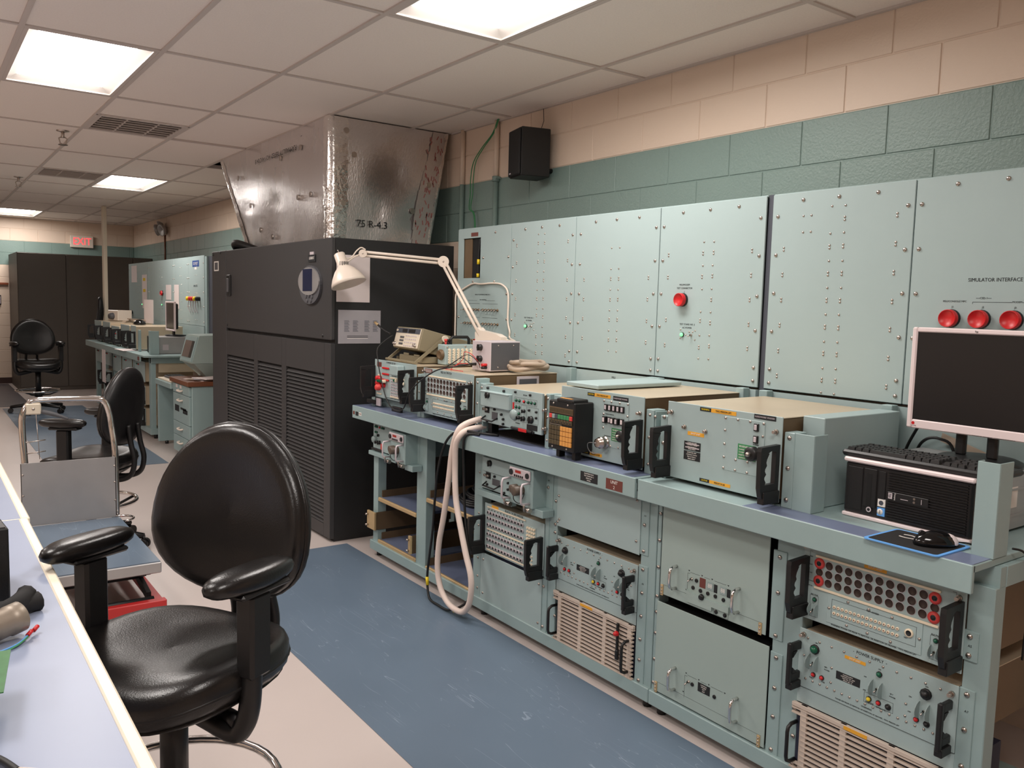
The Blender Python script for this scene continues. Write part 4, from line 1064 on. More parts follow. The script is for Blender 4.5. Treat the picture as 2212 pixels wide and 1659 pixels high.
text('hp', .011, o, (.151, -.0078, .0885), INK, rot=(0, R(90), 0)); text('Compaq', .006, o, (.165, -.0068, .0885), WHITE, rot=(0, R(90), 0))
MB(LAVG).box(.182, -.0072, .084, .204, -.0065, .0855).box(.242, -.0072, .081, .2435, -.0065, .095).build('port_trim', o)
for z in (.083, .093): MB(STEEL).cyl((.222, -.0065, z), (.222, -.0078, z), .0035, n=10).build('audio_jack', o)
MB(LAVG).cyl((.086, -.004, .034), (.086, -.0055, .034), .008, n=16).use(INK).cyl((.086, -.0055, .034), (.086, -.006, .034), .0045, n=12).build('power_button', t)
o = plate(t, 'sticker', .112, .05, .135, .072, WHITE, y=0, t=.0035); MB(SLATE).cyl((.123, -.0035, .061), (.123, -.0042, .061), .007, n=14).build('sticker_mark', o)
o = plate(t, 'sticker', .112, .022, .135, .047, SKYBL, y=0, t=.0035); MB(WHITE).lathe((.121, -.0035, .0345), (0, -1, 0), [(.009, 0), (.009, .0006), (0, .0006)], 16).build('sticker_mark', o)
text('intel', .006, o, (.121, -.0046, .0345), SLATE, rot=(0, R(90), 0))
o = MB(WHITE).box(PCW - .004, .16, .07, PCW - .0033, .27, .13).build('serial_label', t)
for z in (.045, .12): MB(GALV).box(PCW - .004, .03, z, PCW - .0015, PCD - .02, z + .006).build('pressed_rib', t)
# keyboard
t = thing('keyboard', 'black keyboard lying on top of the computer', 'keyboard', (2.292, 1.448, 1.075), RZ)
MB(BLACK).box(0, 0, 0, .452, .158, .018, .006).build('base', t)
KEY = {}
def key(u, y, w):
    w = round(w, 4)
    if w not in KEY:
        v = [(0, 0, 0), (w, 0, 0), (w, .0165, 0), (0, .0165, 0), (.002, .002, .009), (w - .002, .002, .009), (w - .002, .014, .009), (.002, .014, .009)]
        KEY[w] = MB(BLACK).add(v, [(0, 3, 2, 1), (4, 5, 6, 7), (0, 1, 5, 4), (1, 2, 6, 5), (2, 3, 7, 6), (3, 0, 4, 7)]).mesh('key_cap')
    obj('key_cap', KEY[w], t, loc=(u, y, .018))
for r in range(6):
    y = .012 + .019 * r + (.012 if r == 5 else 0)
    if r == 0:
        for u, w in ((.012, .024), (.038, .02), (.06, .022), (.084, .11), (.196, .022), (.22, .02), (.242, .022), (.266, .026)): key(u, y, w)
    else:
        u = .012
        while u < .28: key(u, y, .0178); u += .0194
    for k in range(3):
        if r in (0, 3, 4, 5) or (r == 1 and k == 1): key(.304 + .0194 * k, y, .0178)
    for k in range(4):
        if r < 5: key(.37 + .0194 * k, y, .0178)
# monitor
t = thing('computer_monitor', 'flat monitor with silver frame and dark screen, at the right edge', 'monitor', (2.5, 1.366, 1.075), RZ)
MW, MH, z0 = .382, .31, .083
MB(SILVER).box(0, 0, z0, .0165, .022, z0 + MH, .004).box(MW - .0165, 0, z0, MW, .022, z0 + MH, .004).box(.0165, 0, z0, MW - .0165, .022, z0 + .027, .003).box(.0165, 0, z0 + MH - .0145, MW - .0165, .022, z0 + MH, .003).build('bezel', t)
MB(SCREEN).box(.0155, .004, z0 + .025, MW - .0155, .012, z0 + MH - .0135).build('screen', t)
MB(BLACK).box(.006, .022, z0 + .006, MW - .006, .04, z0 + MH - .006, .008).box(.06, .04, z0 + .05, MW - .06, .075, z0 + MH - .04, .015).build('back_shell', t)
o = text('hp', .009, t, (.191, -.0006, z0 + MH - .0072), INK); text('HP L1750', .004, t, (.024, -.0006, z0 + .008), INK)
MB(RED).cyl((.022, 0, z0 + .016), (.022, -.0006, z0 + .016), .005, n=12).build('sticker', t)
for k in range(4): MB(INK).box(.2 + .03 * k, -.0006, z0 + .002, .228 + .03 * k, -.0001, z0 + .003).build('button_line', t)
MB(BLACK).box(.135, .035, .015, .165, .055, z0 + .08, .006).box(.225, .035, .015, .255, .055, z0 + .08, .006).box(.165, .04, z0 + .02, .225, .055, z0 + .09, .004).build('stand', t)
MB(BLACK).lathe((.195, .06, .0), (0, 0, 1), [(.118, 0), (.12, .006), (.105, .013), (.06, .018), (0, .02)], 28).build('stand_base', t)
solo('cable', MB(RUBBER).tube(smooth_path([(2.62, 1.36, 1.2), (2.7, 1.44, 1.123), (2.72, 1.486, 1.03), (2.735, 1.5, .905)]), .005, 8), 'black monitor cable drooping behind the keyboard, left of the screen', 'cable')
solo('cable', MB(RUBBER).tube(smooth_path([(2.735, 1.46, .905), (2.73, 1.45, 1.04), (2.72, 1.417, 1.094), (2.72, 1.37, 1.104), (2.735, 1.33, 1.07), (2.74, 1.31, .905)]), .005, 8), 'black cable arching behind the computer under the monitor', 'cable')
solo('cardboard_sheet', MB(HOSE).prism([(1.39, 1.09), (1.385, 1.118), (1.2, 1.06), (1.2, 1.03)], 2.766, 2.769, 'yz').prism([(1.18, 1.02), (1.18, 1.05), (1.0, 1.0), (1.0, .97)], 2.766, 2.769, 'yz'), 'tan cardboard strip leaning behind the monitor stand', 'cardboard')
# mouse pad + mouse
t = thing('mouse_pad', 'black mouse pad with a bright blue border on the front edge of the worktop', 'mouse pad', (2.175, 1.137, .8948), RZ)
def rrect(w, h, r, n=5):
    p = []
    for cx, cy, a in ((w - r, h - r, 0), (-w + r, h - r, 90), (-w + r, -h + r, 180), (w - r, -h + r, 270)):
        p += [(cx + r * math.cos(R(a + 90 * k / n)), cy + r * math.sin(R(a + 90 * k / n))) for k in range(n + 1)]
    return p
MB(SKYBL).prism(rrect(.104, .088, .014), 0, .003, 'xy').build('border', t)
MB(CARPET).prism(rrect(.095, .079, .01), .003, .0034, 'xy').build('surface', t)
o = text('DC', .055, t, (-.0, .03, .0038), WHITE, rot=(R(-90), 0, R(180)), wx=1.5)
t = thing('computer_mouse', 'glossy black computer mouse on the blue-edged pad', 'mouse', (2.185, 1.092, .8985), R(-126))
GLOSS = mat('gloss_black', (14, 14, 15), .12)
def ellipsoid(b, c, rx, ry, rz, n=16, m=10, zmin=-1.0, pw=1.0):
    v = []; f = []
    for i in range(m + 1):
        ph = -math.pi / 2 + math.pi * i / m
        for j in range(n):
            th = 2 * math.pi * j / n
            z = max(zmin, math.sin(ph))
            v.append((c[0] + rx * math.cos(ph) * math.cos(th), c[1] + ry * math.cos(ph) * math.sin(th), c[2] + rz * z))
    for i in range(m):
        for j in range(n): f.append((i * n + j, i * n + (j + 1) % n, (i + 1) * n + (j + 1) % n, (i + 1) * n + j))
    return b.add(v, f, True)
ellipsoid(MB(GLOSS), (0, 0, .004), .033, .058, .034, zmin=-.1).build('shell', t)
ellipsoid(MB(SILVER), (0, .03, .006), .024, .031, .026, zmin=-.1).build('palm_cap', t)
MB(BLACK).cyl((-.004, -.036, .03), (.004, -.036, .03), .009, n=12).build('wheel', t)
solo('cable', MB(RUBBER).tube(smooth_path([(2.245, 1.06, .905), (2.265, 1.045, .903), (2.28, 1.035, .898), (2.3, 1.03, .897)]), .002, 6), 'thin black mouse cord running behind the teal corner post', 'cable')
solo('cable', MB(RUBBER).tube(smooth_path([(2.29, .945, .91), (2.32, .93, .9), (2.35, .925, .86), (2.36, .925, .78), (2.365, .93, .6)]), .003, 6), 'thin black cord hanging over the right side of the rack', 'cable')

# ---- on top of the left drawers
ZT = 1.165
t = thing('frequency_counter', 'olive and beige bench instrument tilted up on its handle, at the left end', 'instrument', (2.30, 4.41, 1.1665), R(-94))
M = Matrix.Translation((0, .01, .075)) @ Matrix.Rotation(R(-14), 4, 'X')
MB(OLIVE).box(0, 0, 0, .345, .36, .125, .004).xf(M).build('case', t)
fp = MB(CREAMPL).box(.01, -.006, .006, .335, 0, .118, .002).xf(M).build('front_panel', t)
MB(SLATE).box(.012, -.008, .088, .333, -.006, .117, .001).xf(M).build('display_strip', t)
MB(SCREEN).box(.1, -.009, .093, .165, -.008, .112).xf(M).build('display', fp); MB(SCREEN).box(.185, -.009, .093, .27, -.008, .112).xf(M).build('display', fp)
MB(CREAMPL).box(.02, -.011, .096, .04, -.008, .108, .001).xf(M).build('power_key', fp)
for r in range(3):
    for c in range(4): MB(DKGREY).box(.085 + .014 * c, -.009, .02 + .019 * r, .095 + .014 * c, -.006, .031 + .019 * r, .001).xf(M).build('key', fp)
for r in range(4):
    for c in range(6): MB(LAVG).box(.155 + .026 * c, -.008, .014 + .019 * r, .171 + .026 * c, -.006, .02 + .019 * r).xf(M).build('key', fp)
for u in (.035, .31): MB(STEEL).lathe((u, -.006, .022), (0, -1, 0), [(.011, 0), (.011, .006), (.008, .007), (.008, .016), (.004, .016), (.004, .008), (0, .008)], 14).xf(M).build('bnc_socket', fp)
MB(OLIVE).box(-.016, .04, .0, -.004, .066, .02, .002).build('bail_end', t)
for u, s in ((-.012, 1), (.357, 1)):
    MB(OLIVE).add([(u - .005, -.03, .0), (u + .005, -.03, 0), (u + .005, -.008, 0), (u - .005, -.008, 0), (u - .005, .155, .145), (u + .005, .155, .145), (u + .005, .178, .135), (u - .005, .178, .135)], [(0, 1, 2, 3), (4, 5, 6, 7), (0, 1, 5, 4), (1, 2, 6, 5), (2, 3, 7, 6), (3, 0, 4, 7)]).build('bail_arm', t)
    MB(CREAMPL).cyl((u, .166, .138), (u + (.016 if u > 0 else -.016), .166, .138), .019, n=16).build('pivot', t)
MB(OLIVE).box(-.015, -.032, 0, .36, -.006, .012, .002).build('bail_bar', t)
MB(RUBBER).tube(smooth_path([(.045, -.03, .155), (.0, -.05, .175), (-.06, -.06, .2)]), .006, 8).use(GOLD).cyl((-.06, -.06, .2), (-.095, -.065, .215), .008, n=10).build('bnc_lead', t)
t = thing('plastic_tray', 'olive plastic tray lying under the tilted bench instrument', 'tray', (2.335, 4.375, 1.1665), R(-94))
MB(OLIVE).box(0, 0, 0, .31, .2, .035, .003).box(.06, -.001, .034, .13, .006, .048, .002).box(.2, -.001, .034, .27, .006, .045, .002).build('body', t)
# jack box
t = thing('jack_box', 'pale blue box covered with white push jacks, black carrying handle on top', 'test box', (2.385, 4.02, 1.166), RZ)
MB(PAINT2).box(0, 0, 0, .085, .26, .112, .004).build('case', t)
J2 = MB(IVORY).lathe((0, 0, 0), (1, 0, 0), [(.0085, 0), (.0085, .008), (.006, .0085), (0, .006)], 10).mesh('white_jack')
for r in range(6):
    for c in range(8): obj('white_jack', J2, t, loc=(.085, .025 + .028 * c, .082 - .0135 * r))
MB(STEEL).dome((.085, .012, .098), (1, 0, 0), .006, .004, 8).dome((.085, .13, .102), (1, 0, 0), .006, .004, 8).build('screw', t)
MB(TAND).lathe((.045, 0, .055), (0, -1, 0), [(.03, 0), (.03, .01), (.024, .012), (.024, .02), (.018, .014), (0, .014)], 18).build('connector', t)
MB(BLACK).tube([(.04, .06, .11), (.04, .06, .14), (.04, .07, .152), (.04, .17, .152), (.04, .18, .14), (.04, .18, .11)], .009, 10).build('handle', t)
for y, m in ((.025, REDL), (.04, BLACK), (.2, TAND), (.22, RED)): MB(m).cyl((.045, y, .112), (.045, y, .128), .006, n=8).cyl((.045, y, .128), (.045, y, .142), .009, n=8).build('binding_post', t)
# bench power supply
t = thing('bench_power_supply', 'small box power supply with pale front and dark grey side, two black knobs', 'power supply', (2.35, 3.61, 1.168), R(-86))
MB(LAVG).box(0, 0, .0, .15, .195, .15, .002).build('case', t)
MB(DKGREY).box(.15, .006, .006, .1515, .19, .144).build('side_cover', t)
for y, z in ((.05, .13), (.15, .13), (.05, .02), (.15, .02)): MB(STEEL).dome((.1515, y, z), (1, 0, 0), .004, .003, 8).build('screw', t)
knob(t, .07, .118, .017, .018); knob(t, .07, .06, .017, .018)
for u, z, m in ((.12, .032, RED), (.12, .018, BLACK), (.03, .03, BLACK)): MB(m).cyl((u, 0, z), (u, -.03, z), .0075, n=8).build('binding_post', t)
for u in (.01, .12): MB(BLACK).box(u, .01, -.003, u + .02, .03, 0).box(u, .16, -.003, u + .02, .18, 0).build('foot', t)
def lead(m, pts, label, r=.0018):
    return solo('test_lead', MB(m).tube(smooth_path(pts), r, 6), label, 'test lead', group='test leads on the bench power supply')
lead(RED, [(2.318, 3.487, 1.2), (2.28, 3.5, 1.25), (2.27, 3.56, 1.262), (2.3, 3.62, 1.22), (2.27, 3.68, 1.17), (2.235, 3.62, 1.17)], 'thin red test lead looping left of the small power supply')
lead(RUBBER, [(2.318, 3.487, 1.186), (2.29, 3.47, 1.22), (2.275, 3.54, 1.25), (2.28, 3.66, 1.21), (2.26, 3.72, 1.171)], 'thin black test lead arching over the jack box front')
lead(RED, [(2.318, 3.58, 1.198), (2.27, 3.6, 1.2), (2.25, 3.66, 1.175), (2.225, 3.7, 1.17), (2.22, 3.6, 1.17), (2.225, 3.5, 1.17)], 'red test lead lying in a tangle on the patch drawer top')
lead(RUBBER, [(2.318, 3.58, 1.2), (2.28, 3.6, 1.23), (2.26, 3.65, 1.2), (2.24, 3.7, 1.175), (2.235, 3.75, 1.17)], 'black test lead hanging from the left post of the small power supply')
solo('test_lead', MB(RUBBER).tube(smooth_path([(2.21, 4.22, 1.32), (2.13, 4.244, 1.247), (2.12, 4.221, 1.169), (2.12, 4.185, 1.082), (2.12, 4.146, 1.012), (2.12, 4.115, .971), (2.11, 4.049, .939), (2.09, 3.945, .929), (2.075, 3.834, .953), (2.075, 3.783, 1.032), (2.09, 3.702, 1.102), (2.14, 3.623, 1.165), (2.2, 3.57, 1.185), (2.3, 3.55, 1.2), (2.33, 3.56, 1.2)]), .0035, 8), 'long black lead swinging in front of the two left drawers', 'test lead')
# coil of tan hose
def coil(c, rad, turns, r, dz, m, name, label, cat, wob=.02, rx=1.0, n=22):
    pts = []
    for k in range(int(turns * n) + 1):
        a = 2 * math.pi * k / n
        q = rad * (1 + wob * math.sin(2.3 * a))
        pts.append((c[0] + rx * q * math.cos(a), c[1] + q * math.sin(a), c[2] + r + dz * k / n + .004 * math.sin(3.1 * a)))
    return solo(name, MB(m).tube(pts, r, 8), label, cat)
coil((2.58, 3.44, 1.166), .095, 3.6, .0115, .011, HOSE, 'hose_coil', 'coil of tan hose behind the small grey power supply', 'hose', .12)
# ---- lamp
t = thing('desk_lamp', 'white swing-arm lamp with a bell shade reaching over the left drawers', 'lamp', (0, 0, 0))
J0, J1, J2p = Vector((2.6, 3.905, 1.335)), Vector((2.58, 4.30, 1.751)), Vector((2.2, 4.595, 1.787))
MB(LAMPW).prism([(3.945, 1.29), (3.95, 1.345), (3.925, 1.375), (3.9, 1.36), (3.74, 1.345), (3.69, 1.33), (3.69, 1.3)], 2.585, 2.625, 'yz').build('base', t)
MB(LAMPW).cyl((2.605, 3.85, 1.166), (2.605, 3.85, 1.3), .014, n=12).cyl((2.605, 3.85, 1.1662), (2.605, 3.85, 1.176), .045, n=18).build('mounting_post', t)
def arm(p, q, off):
    d = (q - p).normalized(); s = d.cross(Vector((.6, .8, 0))).normalized()
    b = MB(LAMPW)
    for k in (-1, 1): b.tube([p + s * k * off, q + s * k * off], .0085, 8)
    return b
b = arm(J0, J1, .011); b.build('lower_arm', t)
b = arm(J1, J2p, .011); b.build('upper_arm', t)
vw = Vector((.5, .85, 0)).normalized()
MB(LAMPW).cyl(J1 - vw * .022, J1 + vw * .022, .033, n=22).build('elbow_joint', t); MB(STEEL).dome(J1 - vw * .022, -vw, .006, .004, 8).build('screw', t)
MB(LAMPW).cyl(J2p - vw * .018, J2p + vw * .018, .024, n=18).build('head_joint', t); MB(STEEL).dome(J2p - vw * .018, -vw, .005, .004, 8).build('screw', t)
cap, rim = Vector((2.06, 4.625, 1.782)), Vector((2.098, 4.565, 1.602))
ax = (rim - cap); Lh = ax.length
sh = MB(LAMPW).lathe(cap, ax, [(0, 0), (.026, .0), (.032, .006), (.032, Lh * .40), (.036, Lh * .43), (.06, Lh * .55), (.085, Lh * .74), (.1, Lh * .9), (.105, Lh), (.1, Lh), (.08, Lh * .75), (.05, Lh * .5), (.0, Lh * .45)], 28).build('shade', t)
o = MB(INK)
for k in range(5):
    p = cap + ax * .33; o.box(p.x - .028 + .011 * k, p.y - .034 + abs(k - 2) * .002 - .003 * k, p.z - .012, p.x - .025 + .011 * k, p.y - .028 - .002 * k, p.z + .012)
o.build('cooling_slots', sh)
MB(STEEL).cyl(cap, cap - ax.normalized() * .022, .003, n=6).build('finial', t)
MB(LAMPW).tube(smooth_path([J2p, (2.15, 4.61, 1.765), (2.11, 4.615, 1.735), (2.09, 4.61, 1.72)]), .006, 8).build('shade_bracket', t)
MB(LAMPW).tube(smooth_path([(2.08, 4.61, 1.755), (2.13, 4.61, 1.76), (2.16, 4.6, 1.8), (2.19, 4.6, 1.822), (2.215, 4.59, 1.81)]), .004, 8).build('head_cord', t)
solo('lamp_cord', MB(LAMPW).tube(smooth_path([(2.62, 3.69, 1.315), (2.7, 3.72, 1.306), (2.775, 3.876, 1.318), (2.778, 3.882, 1.353), (2.778, 3.903, 1.417), (2.778, 3.906, 1.567), (2.778, 3.96, 1.618), (2.778, 4.054, 1.63), (2.778, 4.191, 1.626), (2.778, 4.283, 1.628), (2.778, 4.401, 1.591), (2.778, 4.468, 1.565), (2.778, 4.472, 1.435), (2.778, 4.472, 1.2)]), .0055, 8), 'white lamp cord looped and tied across the leftmost panel', 'cord')
# ---- hanging cables in front of the open bays
solo('cable', MB(CABLEW).tube(smooth_path([(2.4, 3.292, .955), (2.26, 3.292, .96), (2.18, 3.294, .955), (2.11, 3.298, .935), (2.078, 3.306, .9), (2.075, 3.344, .811), (2.08, 3.379, .661), (2.08, 3.42, .469), (2.08, 3.458, .331), (2.08, 3.469, .199), (2.08, 3.438, .109), (2.08, 3.375, .057), (2.08, 3.304, .041), (2.08, 3.23, .05), (2.08, 3.18, .1), (2.08, 3.161, .179), (2.08, 3.17, .25), (2.08, 3.212, .331), (2.08, 3.261, .443), (2.08, 3.305, .557), (2.08, 3.32, .647), (2.08, 3.324, .739), (2.072, 3.31, .834), (2.078, 3.285, .885), (2.11, 3.275, .912), (2.18, 3.285, .918), (2.26, 3.292, .918), (2.4, 3.292, .92)], 5), .0145, 10), 'thick white cable hanging in a long loop over the worktop edge', 'cable')
t = thing('cable', 'thin black cable hanging in a loop beside the thick white one, with yellow tags', 'cable', (0, 0, 0))
MB(RUBBER).tube(smooth_path([(2.2, 3.14, .9), (2.14, 3.2, .905), (2.09, 3.311, .905), (2.08, 3.413, .836), (2.08, 3.48, .692), (2.09, 3.524, .528), (2.1, 3.556, .37), (2.1, 3.584, .23), (2.1, 3.602, .125), (2.1, 3.598, .059), (2.09, 3.557, .012), (2.08, 3.467, .012), (2.08, 3.358, .018), (2.1, 3.267, .065), (2.1, 3.201, .132), (2.1, 3.189, .241), (2.1, 3.215, .327), (2.102, 3.26, .5), (2.102, 3.28, .7), (2.09, 3.26, .88), (2.12, 3.18, .903)]), .0062, 8).build('cord', t)
MB(YEL).cyl((2.1, 3.604, .112), (2.1, 3.599, .07), .0085, n=8).build('tag', t); MB(YEL).cyl((2.08, 3.31, .028), (2.085, 3.285, .045), .0085, n=8).build('tag', t)
for k in range(3):
    coil((2.42 + .02 * k, 3.54 - .01 * k, .472 + .026 * k), .14 - .012 * k, 2.6, .0075, .009, RUBBER, 'cable_coil', ('bottom', 'middle', 'top')[k] + ' coil of black cable on the upper shelf behind the white loop', 'cable', .05)
coil((2.45, 4.0, .362), .07, 2.3, .0075, .011, RUBBER, 'cable_coil', 'coil of black cable at the back of the leftmost open shelf', 'cable', .05)
# ---- speaker, conduits
t = thing('wall_speaker', 'black bookshelf speaker mounted high on the wall', 'speaker', (3.07, 4.335, 2.29), R(-104))
MB(BLACKM).box(0, 0, 0, .19, .19, .29, .004).build('cabinet', t)
MB(CARPET).box(.006, -.014, .006, .184, 0, .284, .006).build('grille', t)
plate(t, 'logo_badge', .03, .02, .055, .028, LAVG, y=-.014)
MB(BLACKM).cyl((.1, .1, .05), (.12, .24, .05), .015, n=8).build('bracket', t)
solo('cable', MB(RUBBER).tube([(3.2, 4.2, 2.58), (3.24, 4.22, 2.65), (3.25, 4.24, 2.73)], .002, 6), 'thin speaker wire running from the speaker up to the ceiling', 'cable')
for yy, lab in ((5.172, 'painted wall conduit beside the foil duct'), (4.745, 'painted wall conduit left of the speaker, with a coupling')):
    t = thing('wall_conduit', lab, 'conduit', (XW - .022, yy, 1.2))
    MB(TEAL).cyl((0, 0, 0), (0, 0, 1.158), .017, n=12).build('lower_pipe', t)
    MB(CREAM).cyl((0, 0, 1.158), (0, 0, 1.537), .017, n=12).build('upper_pipe', t)
    if yy < 5: MB(TEAL).cyl((0, 0, 1.135), (0, 0, 1.17), .026, n=10).box(-.02, -.035, 1.15, .018, -.02, 1.165).build('coupling', t)
for k in range(2):
    solo('cable', MB(GREENP).tube(smooth_path([(3.23, 4.70 + .012 * k, 2.74), (3.235, 4.765 + .015 * k, 2.657), (3.235, 4.879 + .025 * k, 2.58), (3.235, 4.975 + .03 * k, 2.497), (3.235, 5.004 + .035 * k, 2.392), (3.235, 5.011 + .03 * k, 2.272), (3.235, 5.03 + .02 * k, 2.176), (3.235, 4.97 + .01 * k, 2.087), (3.235, 4.95 + .02 * k, 1.6)]), .0035, 6), ('outer' if k else 'inner') + ' of two thin green wires draped from the ceiling between the conduits', 'cable', group='green wires on the wall')
# ================================================================ AIR HANDLER AND FOIL PLENUM
CX, CY0, CY1, CH = 2.078, 4.777, 7.235, 1.885
t = thing('air_handler', 'large charcoal air conditioning cabinet with louvred lower doors', 'air conditioner', (CX, CY1, 0), RZ)
CL = CY1 - CY0
MB(CRACS).box(.004, .03, .0, CL - .004, .87, CH).build('case', t)
V = lambda y: CY1 - y
MB(CRAC).box(0, 0, .02, V(6.86), .03, CH, .004).build('end_panel', t)
MB(CRAC).box(V(6.85), 0, 1.262, CL, .03, CH, .006).build('upper_door', t)
# lower door with three louvre openings
z0, z1 = .02, 1.242
op = [(6.84, 6.185), (6.105, 5.61), (5.525, 4.875)]
b = MB(CRAC)
us = [V(6.85)] + [k for a, c in op for k in (V(a), V(c))] + [CL]
for k in range(0, len(us), 2): b.box(us[k], 0, z0, us[k + 1], .03, z1, .002)
for a, c in op: b.box(V(a), 0, z0, V(c), .03, .1, 0); b.box(V(a), 0, 1.05, V(c), .03, z1, 0)
ld = b.build('lower_door', t)
for a, c in op:
    MB(VOID).box(V(a), .022, .1, V(c), .028, 1.05).build('louvre_backing', ld)
    nl = 38
    me = MB(CRAC).prism([(.0, 0), (.004, .002), (.02, .0185), (.016, .0165)], .004, V(c) - V(a) - .004, 'yz').mesh('louvre')
    for k in range(nl): obj('louvre', me, ld, loc=(V(a), 0, .104 + k * .0247))
MB(BLACKM).box(0.02, .04, 0, CL - .02, .86, .02).build('plinth', t)
u = V(5.08)
b = MB(DKGREY)
def oval(cu, cz, ru, rz, y0, y1, n=28): return [(cu + ru * math.cos(2 * math.pi * k / n), cz + rz * math.sin(2 * math.pi * k / n)) for k in range(n)]
o = MB(DKGREY).prism(oval(u, 1.6, .172, .122, 0, 0), -.016, 0).build('control_display', t)
MB(GALV).prism(oval(u, 1.622, .168, .088, 0, 0), -.024, -.016).build('silver_ring', o)
MB(mat('lcd_blue', (30, 38, 66), .25)).box(u - .085, -.027, 1.56, u + .065, -.024, 1.7, .004).build('lcd_screen', o)
for k, (a, c) in enumerate(((-.05, 1.525), (0, 1.53), (.05, 1.525), (-.03, 1.5), (.03, 1.5))): pushcap(o, u + a, c, .013, .006, DKGREY, y=-.016)
o = plate(t, 'maker_badge', V(5.125), 1.745, V(5.01), 1.79, INK, t=.006); plate(o, 'badge_tab', V(5.1), 1.79, V(5.04), 1.808, LAVG, t=.005); text('LIEBERT', .024, o, (V(5.067), -.0066, 1.768), WHITE)
MB(BLACKM).box(V(6.81), -.012, 1.52, V(6.72), 0, 1.69, .01).use(DKGREY).box(V(6.79), -.018, 1.55, V(6.74), -.012, 1.66, .008).build('door_latch', t)
o = plate(t, 'white_sticker', V(7.175), 1.725, V(7.05), 1.805, WHITE, t=.001); plate(o, 'sticker_field', V(7.155), 1.735, V(7.07), 1.795, DKGREY, y=-.001, t=.001)
for yy, z in ((7.2, 1.86), (7.0, 1.87), (6.82, 1.29), (4.9, 1.285)): MB(BLACK).dome((V(yy), 0, z), (0, -1, 0), .012, .006, 8).build('lock_screw', t)
# papers taped on the side
def sidepaper(name, x0, x1, z0, z1, m, label):
    return solo(name, MB(m).box(x0, CY0 - .0012, z0, x1, CY0 - .0002, z1), label, 'paper')
p = sidepaper('posted_paper', 2.112, 2.335, 1.498, 1.785, PAPER, 'white paper taped to the black cabinet side behind the lamp shade')
p = solo('posted_diagram', MB(PAPERG).box(0, -.0012, 0, .287, 0, .207), 'grey printed diagram taped to the black cabinet side under the lamp', 'paper', (2.125, CY0 - .0004, 1.242))
for c in range(4):
    for k in range(11): MB(SLATE).box(.04 + .058 * c + (.02 if c > 1 else 0), -.0016, .075 + .0065 * k, .075 + .058 * c + (.02 if c > 1 else 0) - (k % 3) * .004, -.0012, .0775 + .0065 * k).build('printed_line', p)
for k in range(3): MB(INK if k else WHITE).box(.06, -.0016, .03 + .008 * k, .2, -.0012, .033 + .008 * k).build('printed_line', p)
# ---- foil-faced plenum
t = thing('foil_plenum', 'silver foil insulated plenum flaring up from the cabinet to the ceiling', 'duct', (0, 0, 0))
A = [(2.31, 5.345, CH), (2.31, 6.99, CH), (3.07, 6.99, CH), (3.07, 5.345, CH)]
Bt = [(2.31, 5.345, ZC - .004), (2.31, 7.75, ZC - .004), (3.22, 7.75, ZC - .004), (3.22, 5.345, ZC - .004)]
FOIL2 = mat('foil_insulation_dark_patch', (228, 224, 224), 0.27, 0.92, var=0.05, vscale=3, bump=0.5, bscale=110, stretch=(1, 1, 0.35))
def dark_patch(m, c, r):
    """round darker area with a soft, uneven edge on the foil"""
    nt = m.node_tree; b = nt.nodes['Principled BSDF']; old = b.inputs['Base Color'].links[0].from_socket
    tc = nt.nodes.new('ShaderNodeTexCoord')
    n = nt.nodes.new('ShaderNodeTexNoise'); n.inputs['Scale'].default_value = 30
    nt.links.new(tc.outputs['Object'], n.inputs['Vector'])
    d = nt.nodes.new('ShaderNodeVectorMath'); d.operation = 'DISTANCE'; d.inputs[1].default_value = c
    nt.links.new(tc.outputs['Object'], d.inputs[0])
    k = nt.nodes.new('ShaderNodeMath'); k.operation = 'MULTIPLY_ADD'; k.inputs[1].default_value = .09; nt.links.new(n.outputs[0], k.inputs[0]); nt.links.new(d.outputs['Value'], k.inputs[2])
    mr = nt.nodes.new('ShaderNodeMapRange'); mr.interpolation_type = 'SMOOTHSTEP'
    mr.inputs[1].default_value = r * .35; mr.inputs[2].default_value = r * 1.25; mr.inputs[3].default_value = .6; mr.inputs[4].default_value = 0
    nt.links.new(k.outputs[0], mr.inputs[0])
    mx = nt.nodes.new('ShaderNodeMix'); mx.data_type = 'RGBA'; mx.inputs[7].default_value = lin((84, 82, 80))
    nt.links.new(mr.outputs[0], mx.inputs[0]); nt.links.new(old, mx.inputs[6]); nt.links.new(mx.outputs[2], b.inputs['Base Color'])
dark_patch(FOIL2, (2.72, 5.345, 2.36), .24)
def lerp(p, q, s): return tuple(p[i] + (q[i] - p[i]) * s for i in range(3))
def sheet(i, j, name):
    # subdivided, slightly quilted face
    random.seed(i * 10 + j)
    n, m_ = 22, 16; v = []; f = []
    nx = Vector((Bt[j][k] - Bt[i][k] for k in range(3))).cross(Vector((0, 0, 1))).normalized()
    dents = [(random.random(), random.random()) for _ in range(9)]
    for a in range(m_ + 1):
        for c in range(n + 1):
            s, h = c / n, a / m_
            p = Vector(lerp(lerp(A[i], A[j], s), lerp(Bt[i], Bt[j], s), h))
            e = min(s, 1 - s, h, 1 - h)
            w = .006 * math.sin(3.1 * s * math.pi + 1.3 * i) * math.sin(2.2 * h * math.pi) + .0025 * math.sin(17 * s + 5 * h)
            for du, dv in dents: w += -.016 * math.exp(-((s - du) ** 2 + (h - dv) ** 2) * 900)
            v.append(p + nx * (-w if e > 0 else 0))
    for a in range(m_):
        for c in range(n): f.append((a * (n + 1) + c, a * (n + 1) + c + 1, (a + 1) * (n + 1) + c + 1, (a + 1) * (n + 1) + c))
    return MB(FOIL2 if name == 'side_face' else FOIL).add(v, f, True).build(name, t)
fs = [sheet(0, 1, 'front_face'), sheet(3, 0, 'side_face'), sheet(1, 2, 'rear_face'), sheet(2, 3, 'wall_face')]
